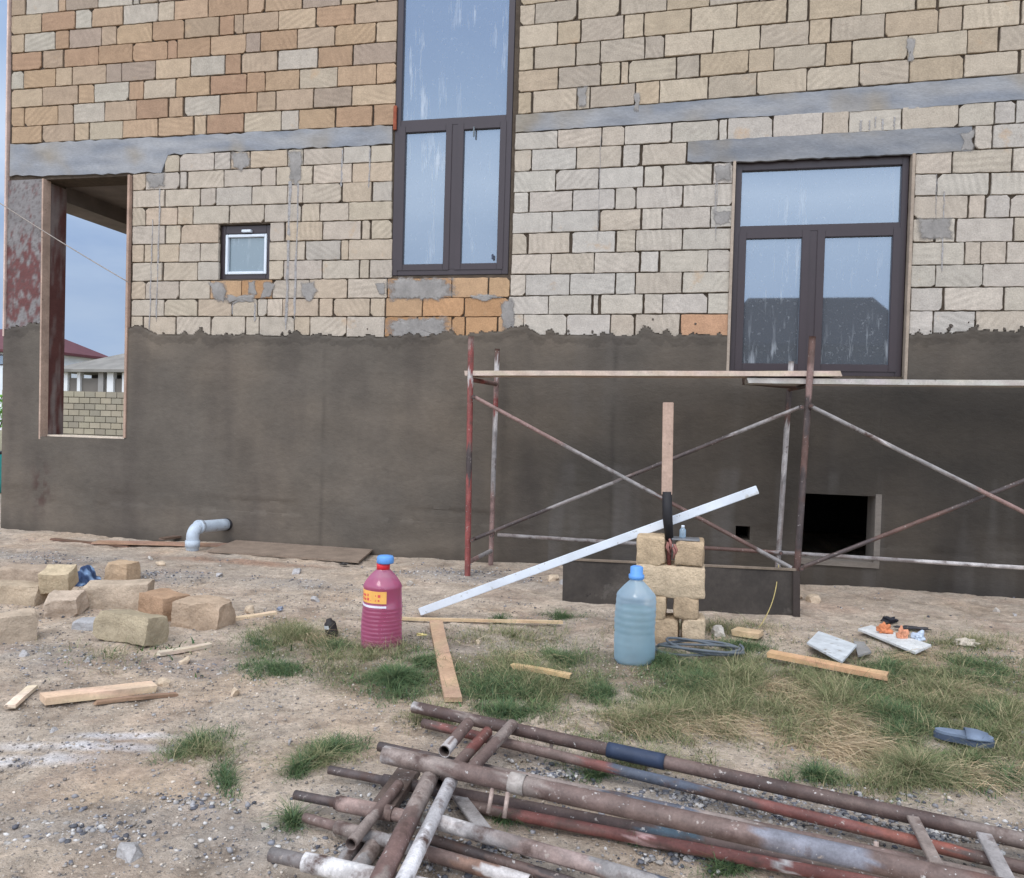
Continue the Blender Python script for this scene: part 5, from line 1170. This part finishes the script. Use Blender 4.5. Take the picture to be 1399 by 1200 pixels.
# open shed with a grey roof and pale columns, between the wall and the house
Ys = 22.0
sx0 = onY(84, 520, Ys)[0]; sx1 = onY(220, 520, Ys)[0]; ze = onY(130, 506, Ys)[2]; zrd = onY(130, 486, Ys+3)[2]
sh = empty('shed', ((sx0+sx1)/2, Ys, -.5), 'open grey-roofed shed with pale columns behind the boundary wall', 'shed'); so = sh.location
q = MB(); q.add([(sx0-.3, Ys-.4, ze), (sx1+.3, Ys-.4, ze+.05), (sx1+.3, Ys+4, ze+.05), (sx0-.3, Ys+4, ze), ((sx0+sx1)/2-.6, Ys+2, zrd+.1), (sx1-.6, Ys+2, zrd+.1), (sx0-.3, Ys-.4, ze-.12), (sx1+.3, Ys-.4, ze-.07), (sx1+.3, Ys+4, ze-.07), (sx0-.3, Ys+4, ze-.12)],
      [(0, 1, 5, 4), (1, 2, 5), (2, 3, 4, 5), (3, 0, 4), (0, 6, 7, 1), (1, 7, 8, 2), (2, 8, 9, 3), (3, 9, 6, 0), (9, 8, 7, 6)]); q.build('roof', mat('slate_sheet', lin(126, 122, 116), var=.2, nscale=1.5, bump=.2), sh, so)
q = MB(); q.box(((sx0+sx1)/2, Ys+1.9, ze/2-.15), (sx1-sx0, .2, ze+.7), None, lin(52, 50, 50)); zl = onY(120, 517, Ys)[2]  # back wall coloured near black to stand for shade under the roof
q.box(((sx0+sx1)/2-.9, Ys+.1, (zl-.5)/2), (sx1-sx0-1.9, .2, zl+.5), None, lin(112, 106, 100)); q.box((sx1-.6, Ys+1.2, zl/2-.2), (1.2, .2, zl+.4), None, lin(176, 174, 172)); q.build('wall', m_farwall, sh, so)
for px_, w_ in ((92, .22), (110, .16), (140, .26), (153, .32), (172, .2)):
    p = onY(px_, 512, Ys); q = MB(); q.box((p[0], Ys, (ze-.6)/2), (w_, .22, ze+.45), None, lin(218, 218, 218) if px_ != 140 else lin(150, 146, 142)); q.build('column', m_farwall, sh, so)
# far left, past the corner: green bush and a teal barrel
P = onY(2, 546, 6.0); q = MB()
for i in range(260):
    d = Vector((random.gauss(0, 1), random.gauss(0, 1), random.gauss(0, 1))).normalized()*(random.random()**.4); c = Vector((P[0]-.35+d.x*.5, P[1]+d.y*.4, P[2]-.25+d.z*.42)); n_ = Vector((random.gauss(0, 1), random.gauss(0, 1), random.gauss(0, 1))).normalized(); t_ = n_.orthogonal().normalized()*.07; b_ = n_.cross(t_).normalized()*.035
    q.add([c-t_, c-b_, c+t_, c+b_], [(0, 1, 2, 3)], jit(lin(120, 170, 80), .2))
bu = empty('bush', (P[0]-.35, P[1], GZ), 'bright green bush past the left corner of the house', 'bush'); q.build('foliage', m_leaf, bu, bu.location)
q = MB()
for i in range(6): q.tube([(P[0]-.35+random.uniform(-.1, .1), P[1], GZ-.02), (P[0]-.35+random.uniform(-.3, .3), P[1]+random.uniform(-.2, .2), P[2]-.2)], [.02, .008], 6, col=lin(80, 64, 50))
q.build('stem', m_farwall, bu, bu.location)
P = onY(-2, 655, 3.2); rb = .29; bz_ = GZ
ba = empty('barrel', (P[0]-.10, 3.2, bz_), 'teal plastic barrel past the left corner of the house', 'barrel')
q = MB(); hb_ = onY(2, 620, 3.2)[2]-bz_; q.lathe([(rb*.9, 0), (rb, .03), (rb*1.03, hb_*.3), (rb*1.0, hb_*.32), (rb*1.03, hb_*.65), (rb, hb_*.67), (rb*.97, hb_-.03), (rb*.85, hb_)], ba.location, 32); q.build('body', mat('teal_plastic', lin(40, 140, 140), rough=.5, var=.1, bump=0), ba, ba.location)
q = MB(); q.lathe([(rb*.9, hb_), (rb*.92, hb_+.03), (rb*.8, hb_+.035)], ba.location, 32); q.build('lid', m_blackwrap, ba, ba.location)
# dark house behind the viewer, seen only as a reflection in the right-hand window
Yr = -34.0
def mirror(px, py, Y):       # where the reflected ray from the window plane meets the plane Y
    w = onY(px, py, .09); d = w-CAM; return w + np.array([d[0], -d[1], d[2]])*((w[1]-Y)/d[1])
zt_ = mirror(1120, 407, Yr-1.6)[2]; ze_ = mirror(1120, 470, Yr)[2]; xa_ = mirror(990, 420, Yr)[0]; xb_ = mirror(1250, 420, Yr)[0]
hip_house('house', xa_-.3, xb_+.0, Yr-3.2, Yr, ze_, zt_, 'dark house across the yard mirrored in the right-hand window', lin(70, 66, 66), mat('dark_roof', lin(58, 52, 58), var=.15, bump=.1), .5)

#@@COVER
# ------------------------------------------------------------------ grass, straw, gravel
def blades(name, pts, hmin, hmax, wid, pal, lean, m, flat=False, dirs=None):
    n = len(pts); pts = np.asarray(pts); x, y = pts[:, 0], pts[:, 1]; z = gh(x, y)-.004; hf = pts[:, 2]
    h = np.random.uniform(hmin, hmax, n)*np.random.choice([.45, .8, 1, 1.35], n)*hf; th = np.random.uniform(0, 2*np.pi, n) if dirs is None else np.random.normal(dirs, .5, n)
    ln = np.random.uniform(.25, 1.0, n)*lean; w = wid*np.random.uniform(.6, 1.3, n); pr = th+np.pi/2+np.random.normal(0, .6, n)
    Vv = np.zeros((n, 8, 3)); ts = [0, .35, .7, 1.0]
    for k, t in enumerate(ts):
        out = h*ln*t**1.8; up = h*t*np.maximum(.12, 1-.42*ln*t) if not flat else h*(.10+.14*np.sin(t*3))*np.random.uniform(.3, 1, n)
        cx = x+np.cos(th)*(out if not flat else h*t); cyy = y+np.sin(th)*(out if not flat else h*t); ww = w*(1-t*.85)/2
        for s_, j in ((-1, 0), (1, 1)):
            Vv[:, 2*k+j, 0] = cx+s_*ww*np.cos(pr); Vv[:, 2*k+j, 1] = cyy+s_*ww*np.sin(pr); Vv[:, 2*k+j, 2] = z+up
    base = (np.arange(n)*8)[:, None]
    Fq = np.concatenate([base+np.array([[2*k, 2*k+1, 2*k+3, 2*k+2]]) for k in range(3)], 0)
    pal = np.array([p[:3] for p in pal]); c = pal[np.random.randint(0, len(pal), n)]*np.random.uniform(.75, 1.25, (n, 1))
    C = np.ones((n, 8, 4)); C[:, :, :3] = c[:, None, :]
    return np_mesh(name, Vv.reshape(-1, 3), Fq, C.reshape(-1, 4), m)
def zone(px, py, rx, ry, n, rot=0, clump=True):
    """n roots scattered in an ellipse given in photo pixels"""
    o = []
    while len(o) < n:
        a = random.uniform(0, 2*math.pi); r = abs(random.gauss(0, .62)); dx, dy = r*math.cos(a)*rx, r*math.sin(a)*ry
        c, s = math.cos(rot), math.sin(rot); P = onZ(px+dx*c-dy*s, py+dx*s+dy*c, GZ)
        nz_ = sfbm(P[0]*6, P[1]*6, 151, 3)
        if r > 1.7 or (clump and nz_ < random.uniform(.30, .66)): continue
        if P[1] > -.06: continue
        o.append((P[0], P[1], max(.30, 1.15-.55*r)*(.55+.9*nz_)))
    return o
GREEN = [lin(72, 94, 62), lin(84, 106, 68), lin(62, 84, 58), lin(100, 116, 78), lin(90, 112, 74), lin(112, 120, 84), lin(78, 98, 70)]
OLIVE = [lin(114, 120, 82), lin(130, 128, 92), lin(100, 110, 74), lin(146, 138, 106), lin(92, 104, 70), lin(160, 148, 116)]
STRAW = [lin(190, 166, 132), lin(174, 151, 120), lin(200, 180, 150), lin(158, 137, 110), lin(184, 164, 136)]
pts = []
for z in [(372, 916, 45, 16, 900), (352, 880, 40, 18, 350), (540, 935, 58, 28, 1900), (575, 910, 40, 26, 800), (690, 945, 75, 32, 2600), (760, 905, 60, 26, 900), (830, 945, 50, 24, 900), (690, 978, 60, 14, 700),
          (960, 935, 85, 36, 2800), (905, 905, 40, 14, 500), (1010, 885, 60, 18, 900), (1215, 915, 80, 26, 1500), (1230, 985, 90, 45, 3200), (1330, 920, 80, 40, 2200), (1350, 985, 60, 36, 1300), (1180, 950, 50, 26, 900),
          (270, 1018, 55, 12, 495, -.35), (308, 1068, 18, 28, 231, -.3), (455, 1030, 52, 18, 660, -.25), (410, 1055, 30, 10, 260, -.4), (870, 1146, 16, 10, 260), (690, 1120, 26, 8, 160), (825, 1060, 40, 8, 240), (770, 842, 40, 8, 300), (1260, 1060, 70, 22, 700), (1110, 1065, 60, 14, 500), (400, 1128, 16, 14, 200), (1000, 1190, 60, 6, 200),
          (684, 846, 14, 8, 140), (460, 885, 40, 12, 400), (1370, 1070, 40, 30, 350)]:
    pts += zone(*z[:4], int(z[4]*2.5), *z[5:])
pts += zone(1235, 985, 80, 36, 2200)+zone(960, 930, 80, 30, 1500)+zone(545, 932, 50, 24, 1300)+zone(690, 950, 70, 28, 1500)+zone(1340, 930, 60, 30, 1200)
tag(blades('grass', pts, .018, .080, .0036, GREEN, 1.7, m_leaf), kind='stuff')
pts = []
for z in [(400, 870, 70, 26, 1100), (500, 900, 110, 40, 900), (720, 930, 130, 55, 2200), (900, 985, 130, 34, 2000), (1000, 930, 110, 50, 1900), (1130, 960, 150, 80, 3400), (1290, 960, 150, 90, 3800), (1000, 960, 150, 60, 2200), (1380, 990, 60, 80, 1200), (1250, 1060, 150, 34, 1700), (600, 985, 60, 18, 300), (1330, 880, 70, 12, 500),
          (960, 860, 120, 10, 600), (440, 1045, 60, 18, 250), (280, 1030, 60, 22, 200), (700, 870, 120, 16, 500), (150, 900, 120, 30, 120), (880, 1045, 120, 14, 400)]:
    pts += zone(*z[:4], int(z[4]*3.0), *z[5:])
tag(blades('dry_grass', pts, .03, .12, .0030, OLIVE, 1.8, m_leaf), kind='stuff')
pts = []
for z in [(1115, 985, 70, 55, 1500, .5), (1150, 1020, 70, 30, 900, .3), (1080, 955, 60, 20, 500), (880, 985, 110, 24, 800), (1290, 945, 130, 70, 700), (1220, 900, 120, 30, 400), (960, 990, 90, 30, 500), (700, 900, 90, 30, 200), (1320, 1060, 90, 30, 300), (420, 870, 60, 20, 160), (1040, 940, 60, 20, 300)]:
    pts += zone(*z, clump=False)
tag(blades('straw', pts, .09, .24, .0038, STRAW, 1, m_leaf, flat=True, dirs=-.35), kind='stuff')
pts = []
for z in [(1180, 960, 210, 80, 15000), (930, 930, 150, 55, 7000), (720, 925, 130, 50, 6000), (520, 920, 110, 32, 3000), (380, 890, 70, 26, 1200), (1330, 1040, 90, 40, 2200), (850, 1010, 160, 20, 1600)]: pts += zone(*z)
tag(blades('turf_mat', pts, .012, .035, .0042, GREEN[:5]+OLIVE[:5], 1.6, m_leaf), kind='stuff')
pts = []
for z in [(700, 950, 120, 45, 130), (960, 930, 120, 45, 130), (1230, 970, 140, 70, 200), (530, 930, 70, 30, 80), (870, 1146, 16, 10, 70), (684, 846, 14, 8, 50), (400, 900, 70, 30, 60), (220, 890, 120, 40, 40)]: pts += zone(*z)
tag(blades('weeds', pts, .025, .060, .0135, [lin(70, 100, 60), lin(84, 112, 66), lin(62, 88, 56)], 1.2, m_leaf), kind='stuff')
# gravel: many small stones in one object
ico_v = np.array([(0, 0, 1), (.894, 0, .447), (.276, .851, .447), (-.724, .526, .447), (-.724, -.526, .447), (.276, -.851, .447), (.724, .526, -.447), (-.276, .851, -.447), (-.894, 0, -.447), (-.276, -.851, -.447), (.724, -.526, -.447), (0, 0, -1)])
ico_f = np.array([(0, 1, 2), (0, 2, 3), (0, 3, 4), (0, 4, 5), (0, 5, 1), (1, 6, 2), (2, 7, 3), (3, 8, 4), (4, 9, 5), (5, 10, 1), (2, 6, 7), (3, 7, 8), (4, 8, 9), (5, 9, 10), (1, 10, 6), (6, 11, 7), (7, 11, 8), (8, 11, 9), (9, 11, 10), (10, 11, 6)])
def stones(name, P, rmin, rmax, pal, m):
    P = np.asarray(P); n = len(P); r = rmin*(rmax/rmin)**(np.random.rand(n)**2.0); z = gh(P[:, 0], P[:, 1])
    sx, sy, sz = (np.random.uniform(.7, 1.35, n), np.random.uniform(.7, 1.3, n), np.random.uniform(.45, .85, n)); an = np.random.uniform(0, 6.28, n)
    Vv = ico_v[None]*np.random.uniform(.62, 1.3, (n, 12, 1)); Vv = Vv*np.stack([sx, sy, sz], 1)[:, None]*r[:, None, None]
    c, s = np.cos(an)[:, None], np.sin(an)[:, None]; X = Vv[..., 0]*c-Vv[..., 1]*s; Y = Vv[..., 0]*s+Vv[..., 1]*c
    Vv = np.stack([X+P[:, :1], Y+P[:, 1:2], Vv[..., 2]+(z+r*.30)[:, None]], 2)
    Fq = (np.arange(n)*12)[:, None, None]+ico_f[None]; pal = np.array([p[:3] for p in pal]); C = np.ones((n, 12, 4)); C[..., :3] = (pal[np.random.randint(0, len(pal), n)]*np.random.uniform(.75, 1.2, (n, 1)))[:, None]
    return np_mesh(name, Vv.reshape(-1, 3), Fq.reshape(-1, 3), C.reshape(-1, 4), m)
GP_ = [lin(140, 138, 140), lin(118, 118, 124), lin(156, 152, 150), lin(168, 162, 156), lin(150, 140, 130), lin(96, 96, 102), lin(84, 84, 88), lin(190, 186, 182)]
N = 200000; px = np.random.uniform(-8, 4, N); py_ = -6+6.0*np.random.rand(N)
_, _, gv, lm, mdm, _ = ground_masks(px, py_)
keep = np.random.rand(N) < np.clip(.010+.42*gv**1.5+.10*lm-.1*mdm, 0, 1)
tag(stones('gravel', np.stack([px[keep], py_[keep]], 1), .0028, .011, GP_, m_gravel), kind='stuff')
SND = [lin(178, 164, 148), lin(164, 152, 138), lin(192, 180, 166), lin(140, 132, 124), lin(112, 106, 102), lin(150, 146, 144)]
N = 90000; px = np.random.uniform(-5, 2.5, N); py_ = -6+4.4*np.random.rand(N); keep = np.random.rand(N) < .8*fbm(px*2.5, py_*2.5, 33, 3)
tag(stones('grit', np.stack([px[keep], py_[keep]], 1), .002, .008, SND, m_gravel), kind='stuff')
CH = []
for z in [(1000, 1092, 240, 20, 1500), (1260, 1142, 150, 22, 1100), (770, 1058, 130, 14, 500), (560, 1108, 70, 16, 300), (650, 1170, 90, 20, 500), (960, 1170, 130, 20, 300), (1130, 1120, 120, 18, 700), (120, 1135, 110, 30, 260), (260, 1095, 90, 20, 140), (470, 1160, 60, 20, 150), (640, 785, 120, 12, 300), (210, 785, 80, 12, 200)]: CH += [q_[:2] for q_ in zone(*z, clump=False)]
tag(stones('stone_chips', CH, .0035, .0125, GP_, m_gravel), kind='stuff')
# larger loose stones, one by one
LS = [(180, 1168, .035), (630, 1178, .02), (75, 1000, .02), (300, 790, .03), (395, 1020, .022), (320, 950, .03), (40, 1010, .02), (365, 1132, .02), (430, 820, .03), (560, 800, .03), (770, 800, .035), (755, 795, .04), (1110, 822, .05), (1090, 818, .035), (1360, 835, .025), (1385, 842, .02), (250, 905, .03), (225, 935, .03), (120, 905, .025), (30, 900, .03), (340, 835, .04), (405, 785, .04), (220, 775, .035), (205, 765, .03), (655, 880, .02), (980, 868, .045), (940, 1175, .02), (1270, 1010, .015)]
for i, (sx, sy, r) in enumerate(LS):
    P = onZ(sx, sy, GZ)
    rough_block('loose_stone', (P[0], P[1], float(gh(P[0], P[1]))+r*.45), (r*2.1, r*1.6, r*1.4), random.uniform(0, 3), random.choice([lin(190, 182, 172), lin(168, 164, 162), lin(200, 180, 156)]),
                'loose pale stone lying on the ground', 'loose stones on the ground', 40+i, rnd=r*.15, rag=r*.22, cat='stone', chips=9)
print('objects', len(S.objects))
